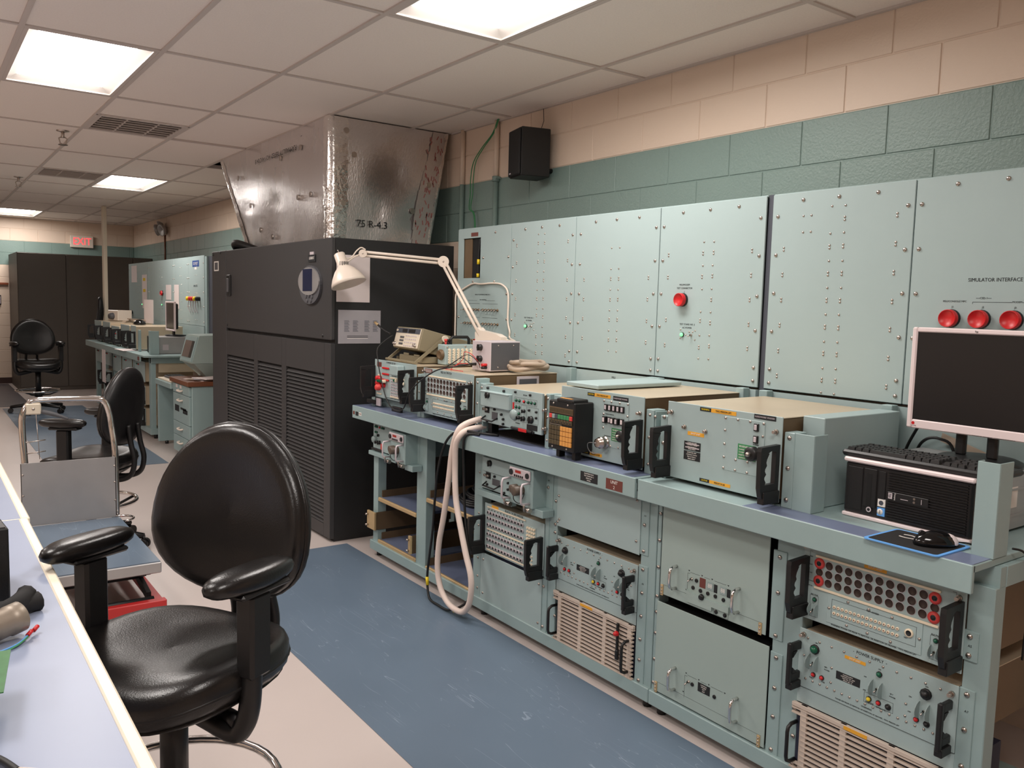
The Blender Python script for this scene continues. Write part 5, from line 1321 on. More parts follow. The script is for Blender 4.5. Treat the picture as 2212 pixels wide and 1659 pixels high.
def tape(i, w, zlo, zhi, name='foil_tape', m=FOILT):
    """crinkled tape folded around corner edge i"""
    random.seed(i + 40); n = 26; v = []; f = []
    for a in range(n + 1):
        h = zlo + (zhi - zlo) * a / n
        c = Vector(lerp(A[i], Bt[i], h)); jit = random.uniform(-.012, .012)
        nb = [(i + 1) % 4, (i - 1) % 4]
        d = [(Vector(lerp(A[k], Bt[k], h)) - c).normalized() for k in nb]
        out = -(d[0] + d[1]).normalized()
        v += [c + d[0] * (w + jit) + out * .004, c + d[0] * w * .5 + out * (.008 + random.uniform(0, .012)), c + out * .012, c + d[1] * w * .5 + out * (.008 + random.uniform(0, .014)), c + d[1] * (w * 1.3 + jit) + out * .004]
    for a in range(n):
        for k in range(4): f.append((a * 5 + k, a * 5 + k + 1, a * 5 + k + 6, a * 5 + k + 5))
    return MB(m).add(v, f, True).build(name, t)
tape(0, .1, 0, 1); tape(1, .05, .0, .98); tape(3, .03, 0, 1)
random.seed(9)
for i, j in ((0, 1), (3, 0)):
    n = 40; v = []; f = []
    nx = Vector((Bt[j][k] - Bt[i][k] for k in range(3))).cross(Vector((0, 0, 1))).normalized()
    for a in range(n + 1):
        p = Vector(lerp(Bt[i], Bt[j], a / n))
        v += [p + nx * .012, p + nx * (.016 + random.uniform(0, .008)) - Vector((0, 0, .025)), p + nx * .009 - Vector((0, 0, .045 + random.uniform(0, .02)))]
    for a in range(n): f += [(a * 3, a * 3 + 1, a * 3 + 4, a * 3 + 3), (a * 3 + 1, a * 3 + 2, a * 3 + 5, a * 3 + 4)]
    MB(GALV).add(v, f, True).build('top_flange', t)
# printed red tape along the sloping wall-side edge
random.seed(3)
tp = []
b = MB(mat('printed_tape', (214, 206, 202), .3, .7, bump=.6, bscale=40))
for a in range(12):
    h = a / 12
    p = Vector(lerp(A[3], Bt[3], h)); q = Vector(lerp(A[3], Bt[3], h + 1 / 12)); w = .14 + .02 * math.sin(5 * h)
    b.add([(p.x - w, p.y - .006, p.z), (p.x, p.y - .006, p.z), (q.x, q.y - .006, q.z), (q.x - w, q.y - .006, q.z)], [(0, 1, 2, 3)])
o = b.build('printed_tape', t)
b = MB(mat('tape_print', (176, 112, 108), .6))
for k in range(60):
    h = random.random() * .97; p = lerp(A[3], Bt[3], h); u = p[0] - random.uniform(.012, .14); a = random.uniform(-.5, .5)
    M = Matrix.Translation((u, p[1] - .0075, p[2])) @ Matrix.Rotation(a, 4, 'Y')
    b.add([M @ Vector(q) for q in ((-.004, 0, -.016), (.004, 0, -.016), (.004, 0, .016), (-.004, 0, .016))], [(0, 1, 2, 3)])
b.build('tape_print', o, kind='stuff')
for s, h in ((.12, .33), (.2, .72), (.78, .32), (.9, .55), (.13, .9)):
    p = Vector(lerp(lerp(A[0], A[3], s), lerp(Bt[0], Bt[3], s), h))
    MB(STEEL).cyl((p.x, p.y - .002, p.z), (p.x, p.y - .01, p.z), .02, n=12).build('insulation_pin', fs[1])
for s, h in ((.28, .42), (.16, .42), (.75, .2), (.86, .75), (.4, .8), (.22, .83), (.8, .45), (.62, .12)):
    p = Vector(lerp(lerp(A[0], A[1], s), lerp(Bt[0], Bt[1], s), h))
    MB(STEEL).cyl((p.x - .002, p.y, p.z), (p.x - .01, p.y, p.z), .02, n=12).build('insulation_pin', fs[0])
p = lerp(lerp(A[0], A[3], .3), lerp(Bt[0], Bt[3], .3), .1)
text('75 R-4.3', .07, fs[1], (p[0] + .08, p[1] - .012, 2.035), INK)
o = text('FLAMMABILITY TESTED 14 21 - 41C 0.4 B', .05, fs[0], (2.297, 6.35, 2.6), INK, wx=1.0, rot=(0, R(180), R(-90)))
b = MB(BLACKM)
b.tube(smooth_path([(2.3, 6.75, CH + .01), (2.22, 6.85, CH + .05), (2.2, 7.0, CH + .07), (2.25, 7.12, CH + .04), (2.35, 7.15, CH + .015)]), .03, 10)
solo('cable_conduit', b, 'black corrugated hose lying on top of the charcoal cabinet by the foil plenum', 'hose')
# ================================================================ DRAFTING CHAIRS
def rings(b, outline, prof, place, bend=lambda p: p):
    """stack scaled copies of an outline; place(u, v, h) gives the point"""
    n = len(outline); v = []; f = []
    for s, h in prof: v += [bend(place(u * s, w * s, h)) for u, w in outline]
    for k in range(len(prof) - 1):
        for i in range(n): f.append((k * n + i, k * n + (i + 1) % n, (k + 1) * n + (i + 1) % n, (k + 1) * n + i))
    return b.add(v, f, True)
def supere(a, c, p, n=36):
    o = []
    for k in range(n):
        t = 2 * math.pi * k / n; cs, sn = math.cos(t), math.sin(t)
        o.append((a * math.copysign(abs(cs) ** (2 / p), cs), c * math.copysign(abs(sn) ** (2 / p), sn)))
    return o
def drafting_chair(label, loc, rz, drop=0.0):
    t = thing('drafting_chair', label, 'chair', loc, rz, 'black drafting chairs')
    ZS = .62 - drop
    seat = supere(.255, .245, 2.7)
    def sbend(p):
        x, y, z = p
        fr = max(0, -y - .08)
        return (x, y, z - 1.1 * fr * fr + .35 * x * x * (1 if z > ZS else .3) + .25 * max(0, y - .05) ** 2)
    rings(MB(LEATHER), seat, [(.0, -.045), (.86, -.045), (.95, -.04), (.99, -.025), (1, -.008), (.995, .008), (.965, .024), (.9, .034), (.78, .038), (.55, .035), (.3, .032), (0, .03)], lambda u, w, h: (u, w, ZS + h), sbend).build('seat', t)
    rings(MB(BLACK), seat, [(0, -.075), (.78, -.075), (.9, -.055), (.95, -.044), (.5, -.04), (0, -.04)], lambda u, w, h: (u, w, ZS + h), sbend).build('seat_pan', t)
    rings(MB(BLACK), seat, [(1.0, -.012), (1.012, -.008), (1.0, -.004)], lambda u, w, h: (u, w, ZS + h), sbend).build('seat_piping', t)
    egg = []
    for k in range(40):
        a = 2 * math.pi * k / 40
        c, s = math.cos(a), math.sin(a)
        egg.append((.252 * math.copysign(abs(c) ** .92, c) * (1 - .16 * s), .228 * math.copysign(abs(s) ** .9, s)))
    ZB, YBk = .945 - drop, .225
    def bbend(p):
        x, y, z = p
        q = z - ZB
        return (x, y - .55 * x * x + .12 * q - .35 * q * q * (1 if q > 0 else -.3), z)
    rings(MB(LEATHER), egg, [(0, -.03), (.35, -.031), (.6, -.034), (.8, -.036), (.9, -.034), (.955, -.026), (.985, -.012), (.99, .0)], lambda u, w, h: (u, YBk + h, ZB + w), bbend).build('backrest', t)
    rings(MB(BLACK), egg, [(.985, .0), (1.005, .002), (1.0, .016), (.95, .03), (.8, .038), (.4, .042), (0, .042)], lambda u, w, h: (u, YBk + h, ZB + w), bbend).build('back_shell', t)
    rings(MB(LEATHER), egg, [(.99, -.004), (1.012, .0), (.99, .005)], lambda u, w, h: (u, YBk + h, ZB + w), bbend).build('back_piping', t)
    AX = .262
    up = Matrix.Translation((0, 0, -drop))
    for s in (-1, 1):
        MB(BLACK).tube(smooth_path([(s * .06, .05, .53), (s * .062, .18, .515), (s * .065, .265, .545), (s * .065, .29, .63), (s * .062, .27, .73), (s * .06, .255, .84)]), .0155, 10).xf(up).build('back_support', t)
        # arm: tube out of the seat pan, up the side, sleeve and pad
        MB(BLACK).tube(smooth_path([(s * .05, -.03, .535), (s * .14, -.03, .515), (s * .215, -.03, .5), (s * .245, -.028, .52), (s * .26, -.025, .57), (s * AX, -.02, .65), (s * AX, -.015, .74)]), .0245, 10).xf(up).build('arm_tube', t)
        MB(BLACK).box(s * AX - .026, -.047, .64, s * AX + .026, .02, .838, .008).xf(up).build('arm_sleeve', t)
        MB(BLACK).box(s * AX - .036, -.085, .838, s * AX + .036, .075, .852, .006).xf(up).build('arm_plate', t)
        pad = supere(.045, .133, 2.4, 28)
        rings(MB(LEATHER), pad, [(0, -.022), (.6, -.022), (.86, -.017), (.97, -.008), (1, .004), (.95, .015), (.82, .022), (.5, .026), (0, .027)], lambda u, w, h, s=s: (s * AX + u - s * .05 * max(0, -w), w - .02, .872 - drop + h - .25 * max(0, -w - .05) ** 2)).build('arm_pad', t)
    MB(BLACK).box(-.09, -.1, .515, .09, .12, .55, .008).xf(up).build('mechanism', t)
    MB(BLACK).cyl((.08, .02, .535), (.2, -.02, .528), .006, n=8).cyl((.19, -.017, .53), (.235, -.03, .526), .017, .02, n=10).xf(up).build('adjuster', t)
    MB(BLACK).cyl((0, 0, .27), (0, 0, .53 - drop), .033, n=18).cyl((0, 0, .1), (0, 0, .27), .028, n=18).build('gas_column', t)
    ringp = [(.25 * math.cos(2 * math.pi * k / 36), .25 * math.sin(2 * math.pi * k / 36), .28) for k in range(36)]
    MB(CHROME).tube(ringp, .0115, 10, closed=True).build('foot_ring', t)
    for k in range(4):
        a = R(45 + 90 * k); MB(BLACK).tube([(.03 * math.cos(a), .03 * math.sin(a), .22), (.15 * math.cos(a), .15 * math.sin(a), .235), (.245 * math.cos(a), .245 * math.sin(a), .275)], .009, 8).build('ring_spoke', t)
    MB(BLACK).cyl((0, 0, .2), (0, 0, .27), .045, n=16).build('ring_hub', t)
    for k in range(5):
        a = R(18 + 72 * k); c, s = math.cos(a), math.sin(a)
        o = MB(BLACK).tube([(.02 * c, .02 * s, .105), (.16 * c, .16 * s, .095), (.31 * c, .31 * s, .075)], [.03, .025, .018], 8).build('base_leg', t)
        MB(BLACK).cyl((.31 * c - s * .028, .31 * s + c * .028, .03), (.31 * c - s * .008, .31 * s + c * .008, .03), .03, n=14).cyl((.31 * c + s * .028, .31 * s - c * .028, .03), (.31 * c + s * .008, .31 * s - c * .008, .03), .03, n=14).cyl((.31 * c - s * .01, .31 * s + c * .01, .03), (.31 * c + s * .01, .31 * s - c * .01, .03), .012, n=8).cyl((.31 * c, .31 * s, .03), (.31 * c, .31 * s, .08), .009, n=8).build('caster', o)
    return t
ch = drafting_chair('black vinyl drafting chair in the foreground, tucked against the pale blue table', (.492, 2.06, .003), R(-60))
drafting_chair('black drafting chair seen from behind, its seat low behind the chrome cart handle', (.835, 5.4, 0), R(-125), .09)
dup(ch, (1.285, 12.0, .003), R(8), 'black drafting chair farthest away, facing the camera by the dark cabinet')

# ================================================================ FOREGROUND TABLES
def table(label, y0, y1, x0=-.62, x1=.262, z=.84):
    t = thing('work_table', label, 'table', (0, 0, 0))
    MB(TABLETOP).box(x0, y0, z - .028, x1 - .024, y1, z, .001).build('top', t)
    MB(TABLEDGE).box(x1 - .024, y0, z - .034, x1, y1, z + .0006, .004).build('edge_strip', t)
    MB(TABLEDGE).box(x0, y1 - .006, z - .03, x1 - .02, y1 + .0, z + .0004).build('end_strip', t)
    for x in (x0 + .04, x1 - .16):
        for y in (y0 + .06, y1 - .1): MB(PAINT).box(x, y, 0, x + .05, y + .05, z - .028, .002).build('leg', t)
    MB(PAINT).box(x0 + .04, y0 + .06, z - .1, x0 + .06, y1 - .06, z - .028).build('apron', t)
    return t
table('pale lavender-blue laminate table in the bottom left corner, with cream edge', .55, 2.785)
table('second pale blue table joined end to end behind the foreground table', 2.79, 4.3, x1=.268)
TZ = .8406
t = thing('electronics_box', 'black metal electronics box cut off by the left edge, on the pale table', 'electronics', (-.036, 2.0, TZ), R(4))
MB(BLACKM).box(0, 0, .0, .19, .22, .165, .003).build('case', t); MB(CRAC).box(.005, .005, .165, .185, .215, .167).build('lid', t)
for y in (.03, .1, .17): MB(LAVG).box(.05, y, .167, .08, y + .004, .168).build('label_line', t)
for z in (.06, .1): MB(BLACK).box(.19, .08, z, .194, .11, z + .015).build('side_catch', t)
for k in range(2):
    solo('braided_sleeve', MB(CARPET).tube(smooth_path([(-.1, 1.95 - .06 * k, TZ + .018), (.02, 1.955 - .06 * k, TZ + .018), (.09, 1.94 - .05 * k, TZ + .018), (.15, 1.93 - .02 * k, TZ + .018 + .012 * k), (.198 - .02 * k, 1.95 + .01 * k, TZ + .018 + .014 * k)]), [.016, .0165, .017, .017, .017, .017, .017, .0175, .018, .018, .018, .018, .018, .018, .018, .018, .018, .018, .018, .018, .018, .018, .018, .019, .021], 10), ('upper' if k else 'lower') + ' of two frayed black cable sleeves on the pale table', 'cable')
t = thing('round_connector', 'grey cylindrical connector with frayed wires lying on the pale table', 'connector', (.09, 1.78, TZ + .03), R(28))
CON = mat('connector_grey', (150, 138, 124), .42, .3, var=.15, vscale=30)
MB(CON).lathe((0, 0, 0), (1, 0, .12), [(.017, -.05), (.02, -.04), (.02, .0), (.024, .002), (.024, .02), (.027, .022), (.027, .045), (.0295, .047), (.0295, .072), (.027, .074), (.022, .073), (.02, .05), (0, .05)], 24).build('shell', t)
MB(WOOD).lathe((0, 0, 0), (1, 0, .12), [(.0175, -.09), (.0195, -.05), (.0215, -.035), (.021, -.02)], 18).build('strain_relief', t)
MB(YEL).box(-.03, -.018, .006, -.015, -.006, .022, .002).build('yellow_wire_end', t)
for k, m in enumerate((SKYBL, GREENP)):
    o = MB(m).tube(smooth_path([(-.08, -.02, -.02), (-.03, -.045 - .01 * k, -.026), (.03, -.045 - .005 * k, -.026), (.065 + .02 * k, -.03 + .012 * k, -.022)]), .0018, 6).build('loose_wire', t)
    MB(RED).cyl((.065 + .02 * k, -.03 + .012 * k, -.022), (.078 + .02 * k, -.024 + .012 * k, -.018), .004, n=8).build('red_ferrule', o)
t = thing('circuit_board', 'green circuit board held above the table at the left edge', 'circuit board', (.0, 1.48, TZ), R(-8))
MB(PCB).box(-.16, -.05, .06, .103, .12, .0618).build('board', t)
for x, y in ((.09, -.04), (.075, -.042), (.06, -.044)): MB(GOLD).cyl((x, y, .0618), (x, y, .065), .004, n=8).build('solder_pad', t)
for x, y in ((-.14, -.03), (-.14, .1), (-.0, .1)): MB(LAVG).cyl((x, y, 0), (x, y, .06), .004, n=8).build('standoff', t)
solo('cable', MB(RUBBER).tube(smooth_path([(-.05, 1.42, TZ + .006), (.03, 1.37, TZ + .006), (.075, 1.33, TZ + .006), (.1, 1.27, TZ + .006)]), .005, 8).use(LAMPW).cyl((.1, 1.27, TZ + .006), (.13, 1.245, TZ + .006), .006, n=8), 'dark cable with a pale plug at the bottom left corner', 'cable')

# ================================================================ SCISSOR LIFT CART
t = thing('lift_cart', 'hydraulic scissor lift cart with chrome push handle, steel backboard and blue deck', 'cart', (0, 0, 0))
x0, x1, y0, y1, z = .42, .905, 3.98, 4.93, .285
MB(GALV).box(x0, y0, z - .055, x1, y1, z - .004, .004).build('platform', t)
MB(MATBLUE).box(x0 + .004, y0 + .006, z - .004, x1 - .004, y1 - .01, z).build('deck_mat', t)
MB(GALV).box(x0 + .02, y1 - .005, z, x1 - .02, y1 + .004, z + .335).build('backboard', t)
for x in (x0 + .03, x1 - .025):
    MB(BLACKM).box(x - .012, y1 + .006, z - .16, x + .012, y1 + .024, z + .33).build('backboard_upright', t)
hp = [(.462, 4.96, .2), (.462, 4.97, .55), (.455, 5.0, .8), (.462, 5.005, .87), (.49, 5.01, .92), (.54, 5.01, .94), (.8, 5.01, .935), (.85, 5.01, .92), (.872, 5.005, .87), (.885, 5.0, .78), (.895, 4.97, .62), (.895, 4.96, .2)]
MB(CHROME).tube(smooth_path(hp, 4), .0165, 12).build('push_handle', t)
MB(CREAMPL).box(.472, 4.99, .865, .545, 5.02, .925, .006).use(STEEL).dome((.508, 4.99, .895), (0, -1, 0), .008, .005, 8).build('lever_housing', t)
MB(DKGREY).tube(smooth_path([(.545, 5.0, .88), (.61, 4.99, .86), (.67, 4.98, .835)]), [.01, .011, .012, .012, .012, .012, .011, .01, .009, .008, .007, .006, .004], 8).build('release_lever', t)
MB(STEEL).cyl((.52, 4.99, .865), (.53, 4.975, .63), .002, n=6).build('release_cable', t)
for zz in (.72, .66): MB(STEEL).cyl((.462, 4.985, zz), (.56, 4.98, zz + .01), .003, n=6).build('cross_wire', t)
for x, zz in ((.445, .56), (.445, .45), (.882, .57), (.882, .48), (.882, .38)): MB(STEEL).dome((x, 4.925, zz), (0, -1, 0), .006, .004, 8).build('rivet', t)
MB(CHROME).tube([(x1 - .02, 4.93, .29)] + [(x1 + .005 + .055 * math.sin(R(a)), 4.87 + .06 * math.cos(R(a)), .285) for a in range(0, 181, 20)], .006, 8).build('bumper_loop', t)
# red base and black scissor arms
for x in (x0 + .02, x1 - .01): MB(CABR).box(x - .02, y0 - .02, .055, x + .02, y1 + .02, .1, .004).build('base_beam', t)
MB(CABR).box(x0, y0 - .03, .06, x1 + .015, y0 + .01, .11, .004).build('base_beam', t)
MB(CABR).box(x0, y1, .06, x1, y1 + .04, .11, .004).build('base_beam', t)
for x in (x0 + .07, x1 - .06):
    for s in (0, 1):
        a, c = ((y0 + .08, .1), (y1 - .1, .22)) if s else ((y0 + .08, .22), (y1 - .1, .1))
        MB(BLACKM).add([(x - .01 + .02 * s, a[0], a[1] - .02), (x + .01 + .02 * s, a[0], a[1] - .02), (x + .01 + .02 * s, a[0], a[1] + .02), (x - .01 + .02 * s, a[0], a[1] + .02), (x - .01 + .02 * s, c[0], c[1] - .02), (x + .01 + .02 * s, c[0], c[1] - .02), (x + .01 + .02 * s, c[0], c[1] + .02), (x - .01 + .02 * s, c[0], c[1] + .02)], [(0, 1, 2, 3), (4, 5, 6, 7), (0, 1, 5, 4), (1, 2, 6, 5), (2, 3, 7, 6), (3, 0, 4, 7)]).build('scissor_arm', t)
for y, zz, r in ((y0 + .03, .1, .016), (y0 + .09, .215, .014), (y0 + .25, .16, .02)): MB(BLACKM).cyl((x0 + .04, y, zz), (x1 - .03, y, zz), r, n=10).build('cross_shaft', t)
MB(BLACKM).cyl((.66, y0 + .12, .12), (.66, y1 - .25, .17), .03, n=12).build('hydraulic_cylinder', t)
for x in (x0 + .03, x1 - .02):
    for y in (y0 + .05, y1 - .02): MB(BLACK).cyl((x - .018, y, .05), (x + .018, y, .05), .05, n=16).build('wheel', t)
# ================================================================ FAR END OF THE ROOM
# tall brown-grey cabinets against the far wall
t = thing('storage_cabinet', 'row of tall brown-grey storage cabinet doors against the far wall', 'cabinet', (1.335, 14.7, 0), 0)
MB(CABD).box(0, .02, .0, 1.93, 1.3, 2.12).build('case', t)
for a, c in ((0.005, .655), (.662, 1.625), (1.632, 1.925)): MB(CABD).box(a, 0, .06, c, .02, 2.115, .004).build('door', t)
MB(BLACKM).box(.02, .03, 0, 1.9, 1.28, .002).build('plinth', t)
# exit sign
t = thing('exit_sign', 'white exit sign with red letters on the far wall above the cabinets', 'sign', (2.25, YF - .006, 2.302), 0)
MB(LAMPW).box(0, -.06, 0, .355, 0, .2, .006).build('housing', t)
text('EXIT', .17, t, (.18, -.0606, .1), EXITM, wx=.82)
# emergency lights on the right wall
t = thing('emergency_light', 'twin-headed emergency light on the right wall near the far corner', 'lamp', (XW - .006, 13.82, 2.52), RZ)
MB(LAMPW).box(-.09, -.07, -.06, .09, 0, .03, .006).build('battery_box', t)
for k, (u, z) in enumerate(((-.12, .02), (.03, .06), (.16, .0))): MB(GALV).lathe((u, -.08, z), (-.5 + .35 * k, -.8, -.25), [(0, -.05), (.05, -.045), (.085, .0), (.09, .03), (.08, .03), (0, .0)], 18).build('lamp_head', t)
MB(WOOD).cyl((0, -.01, -.6), (0, -.01, -.06), .012, n=8).build('conduit', t)
# power pole
t = thing('power_pole', 'cream square power pole rising from the far bench to the ceiling', 'pole', (2.235, 12.9, 1.12), R(20))
MB(CREAMPL).box(-.026, -.026, 0, .026, .026, ZC - 1.12 - .004, .004).build('shaft', t); MB(CREAMPL).box(-.07, -.05, 0, .07, .05, .02, .003).build('foot_plate', t)
# wall fittings at the far left
solo('wall_rail', MB(COPPER).box(-.5, YF - .05, 1.63, 1.33, YF - .012, 1.665, .004), 'copper-coloured horizontal rail on the far wall at the left edge', 'rail')
t = thing('light_switch', 'white switch plate on the far wall beside the tall cabinet', 'switch', (1.36, YF - .0055, 1.14), 0)
MB(LAMPW).box(0, -.008, 0, .08, 0, .115, .003).build('plate', t); MB(BLACK).box(.03, -.014, .045, .05, -.008, .07, .002).build('switch', t)
t = thing('wall_outlet_box', 'small dark wall box at the far left edge of the picture', 'wall box', (1.16, YF - .0055, 1.3), 0)
MB(BLACK).box(0, -.03, 0, .06, 0, .16, .004).build('box', t); MB(LAVG).box(.01, -.034, .02, .05, -.03, .14).build('face', t)
# ---- far bench, same kind of rack
FX = 2.03
t = thing('equipment_rack', 'far teal equipment rack beyond the charcoal air conditioner', 'rack', (FX, 12.5, 0), RZ)
LF = 12.5 - 9.27
for u in (0, .55, 1.15, 1.75, 2.35, LF - .1): MB(PAINT).box(u, 0, .09, u + .085, .05, .86, .002).build('post', t)
MB(PAINT).box(LF - .1, .5, .09, LF, .56, .86, .002).build('post', t)
MB(PAINT).box(0, -.012, .045, LF, .06, .11, .003).build('base_rail', t); MB(PAINT).box(LF - .08, .06, .045, LF, .56, .11, .003).build('base_rail', t)
MB(PAINT).box(LF - .06, .0, .8, LF, .56, .872, .002).build('side_rail', t)
for u in (.05, 1.6, LF - .05): MB(BLACK).cyl((u, .05, 0), (u, .05, .045), .02, n=8).build('foot', t)
for k, z in enumerate((.18, .36, .57, .76)): MB(TAN).box(LF - .2, .08, z - .06, LF - .03, .5, z + .05, .003).build('chassis_end', t)
t = thing('worktop', 'far teal worktop running away behind the charcoal air conditioner', 'worktop', (FX, 12.6, 0), RZ)
MB(PAINT).box(0, -.1, .873, 3.48, .58, .8925, .002).build('surface', t); MB(PAINT).box(0, -.105, .82, 3.3, -.09, .8935, .002).build('front_edge', t)
plate(t, 'name_plate', 3.2, .83, 3.28, .87, MAROON, y=-.105)
MB(PAINT).box(LF - .0, 0, .893, LF + .065, .02, 1.14, .001).box(LF + .061, .02, .893, LF + .065, .09, 1.14, .001).build('upright', t)
for u in (2.515, 2.72): MB(PAINT).box(u, 0, .893, u + .07, .02, 1.13, .001).build('upright', t)
def fardrawer(label, ya, yb, z0, z1, handles=True, lows=()):
    d = thing('rack_instrument', label, 'drawer', (FX - .004, ya, z0), RZ, 'drawers on the far bench')
    W, H = ya - yb, z1 - z0
    MB(PAINT2).box(0, -.004, 0, W, 0, H, .001).build('front_panel', d); MB(TAN).box(.01, 0, .005, W - .01, .5, H - .004, .002).build('chassis', d)
    if handles: handle(d, .012, H * .12); handle(d, W - .012, H * .12)
    for u, z, m in lows: lamp(d, u * W, z * H, .008, m, y=-.004)
    return d
for k, (ya, yb, z1, lab) in enumerate(((12.48, 12.0, 1.165, 'leftmost drawer unit on the far worktop'), (11.9, 11.42, 1.165, 'second drawer unit from the left on the far worktop'), (11.33, 10.85, 1.13, 'third drawer unit on the far worktop, with small lamps'), (10.76, 10.28, 1.165, 'fourth drawer unit on the far worktop'), (10.2, 9.95, 1.17, 'rightmost drawer unit on the far worktop, beside the upright'))):
    fardrawer(lab, ya, yb, .905, z1, True, ((.5, .6, GREEN), (.62, .6, RED)) if k == 2 else ((.5, .7, BLACK),))
for k, (ya, z0, z1) in enumerate(((12.4, .62, .8), (11.8, .62, .8), (11.25, .58, .8), (10.65, .58, .8), (11.8, .35, .56), (10.65, .33, .54), (10.0, .58, .8), (10.0, .33, .54), (10.0, .1, .3), (10.65, .1, .3))):
    fardrawer('drawer under the far worktop, ' + ('upper' if z1 > .7 else 'middle' if z1 > .5 else 'lowest') + ' row, ' + {12.4: 'leftmost bay', 11.8: 'second bay', 11.25: 'third bay', 10.65: 'fourth bay', 10.0: 'bay nearest the chair'}[ya], ya, ya - .47, z0, z1, z1 < .7, ((.2, .8, GREEN), (.3, .8, GREEN), (.4, .8, RED)))
FE = [(13.27, 12.01), (12.0, 10.705), (10.70, 10.055), (10.05, 9.40)]
fc = thing('panel_cabinet', 'far group of pale blue-grey panels with papers taped to them', 'cabinet', (2.62, 13.27, 0), RZ)
MB(BLACKM).box(.004, .02, 1.19, 3.86, .3, 1.955).build('enclosure', fc); MB(PAINT2).box(0, -.012, .8935, 3.87, .012, 1.186).build('back_plate', fc)
MB(SLATE).box(3.872, .02, .895, 4.1, .12, 1.95).use(PAINT).box(3.872, .0, .895, 3.95, .02, 1.95).build('end_channel', fc)
for k, (a, c) in enumerate(FE):
    u0, u1 = 13.27 - a, 13.27 - c
    p = MB(PAINT2).box(u0, -.004, 1.19, u1, .004, 1.962, .0015).build('panel', fc)
    for z in (1.23, 1.4, 1.56, 1.72, 1.88):
        for u in (u0 + .03, u1 - .03): screw(p, u, z, -.004)
    rivets(p, [(u0 + (u1 - u0) * f, 1.25 + .1 * i) for f in (.45, .55) for i in range(7)], .005, -.004)
    if k == 1: redcap(p, 13.27 - 11.25, 1.547, .03); lamp(p, 13.27 - 11.28, 1.40, .01, GLOWG, y=-.004)
    if k == 0:
        lamp(p, 13.27 - 12.4, 1.39, .01, GLOWG, y=-.004)
        for i, m in enumerate((RED, YEL, BLACK)): pushcap(p, 13.27 - 13.15 + .05 * i, 1.27, .022, .05, m, y=-.004)
    if k == 3:
        for i, m in enumerate((YEL, RED, RED, YEL, BLACK)): pushcap(p, 13.27 - 9.96 + .095 * i, 1.488, .024, .05, m, y=-.004)
        for i in range(4): MB(LAVG).tube(smooth_path([(13.27 - 9.96 + .1 * i, -.02, 1.47), (13.27 - 9.97 + .1 * i, -.03, 1.4), (13.27 - 9.95 + .1 * i, -.01, 1.33)]), .004, 6).build('chain', p)
        text('SIMULATOR', .03, p, (13.27 - 9.75, -.0046, 1.63))
        o = plate(p, 'blue_sign', 13.27 - 9.87, 1.845, 13.27 - 9.6, 1.915, mat('sign_blue', (38, 74, 140), .5), y=-.004); text('DO NOT', .045, o, (13.27 - 9.735, -.0056, 1.88), WHITE)
        plate(p, 'white_tag', 13.27 - 9.78, 1.815, 13.27 - 9.7, 1.84, WHITE, y=-.004)
def farpaper(ya, yb, z0, z1, label, x=2.614):
    return solo('posted_paper', MB(PAPER).box(x - .001, yb, z0, x, ya, z1), label, 'paper', group='papers on the far panels')
farpaper(13.07, 12.72, 1.695, 1.93, 'paper taped at the top left corner of the far panels')
p = farpaper(12.4, 12.12, 1.335, 1.795, 'long narrow paper with yellow notes on the far panels')
for z in (1.71, 1.56): MB(YEL).box(2.612, 12.2, z, 2.6129, 12.34, z + .04).build('sticky_note', p)
farpaper(11.08, 10.82, 1.465, 1.65, 'paper on the far panels just above the monitor, the left one')
farpaper(10.68, 10.46, 1.36, 1.65, 'paper on the far panels just right of the monitor top')
t = solo('posted_paper', MB(PAPER).box(-.001, -.25, 0, 0, .25, .29), 'large paper standing against the far panels, behind the far worktop drawers', 'paper', (2.4, 11.05, 1.17), 0, 'papers on the far panels')
solo('posted_paper', MB(PAPER).box(FX - .112, 11.15, .43, FX - .1105, 11.38, .835), 'paper hanging from the front edge of the far worktop', 'paper', group='papers on the far panels')
# far monitor, computer, odds and ends
t = thing('computer_monitor', 'far monitor turned half away, silver edge and dark screen', 'monitor', (2.30, 9.79, .893), RZ)
MB(SILVER).frame(0, .24, .38, .56, .017, 0, .02, .003).build('bezel', t); MB(SCREEN).box(.016, .006, .256, .364, .014, .545).build('screen', t)
MB(BLACK).box(.02, .02, .26, .36, .05, .54, .012).box(.16, .03, .19, .22, .05, .3, .004).build('back_shell', t); MB(BLACK).lathe((.19, .06, .186), (0, 0, 1), [(.11, 0), (.11, .01), (0, .016)], 20).build('stand_base', t)
t = thing('desktop_computer', 'far beige and grey computer case lying behind the right-hand upright', 'computer', (FX + .06, 9.72, .8937), RZ)
MB(GALV).box(0, .02, 0, .35, .45, .18, .003).build('case', t); MB(BLACK).box(0, 0, 0, .35, .02, .18, .004).build('front_bezel', t); MB(LAVG).box(.3505, .08, .04, .3515, .14, .1).build('label', t)
t = thing('control_box', 'white box with a round knob on top of the far drawers', 'control box', (2.16, 12.32, 1.166), R(-70))
MB(LAMPW).box(0, 0, 0, .24, .2, .14, .006).build('case', t); knob(t, .12, .06, .045, .05, DKGREY, ptr=False)
for k in range(3): solo('loose_strip', MB(HOSE).box(-.3, -.02, 0, .3, .02, .012), ('first', 'second', 'third')[k] + ' tan strip lying beside the white box on the far drawers', 'strip', (2.3 + .03 * k, 11.75 - .12 * k, 1.17 + .013 * k), R(70 + 14 * k), 'tan strips on the far bench')
t = solo('cable_bundle', MB(RUBBER).tube(smooth_path([(2.2, 12.95, 1.12), (2.18, 12.9, 1.3), (2.16, 12.86, 1.45), (2.14, 12.8, 1.3), (2.1, 12.7, 1.15), (2.05, 12.6, 1.0)]), .03, 8), 'dark bundle of cables climbing beside the cream pole', 'cable')
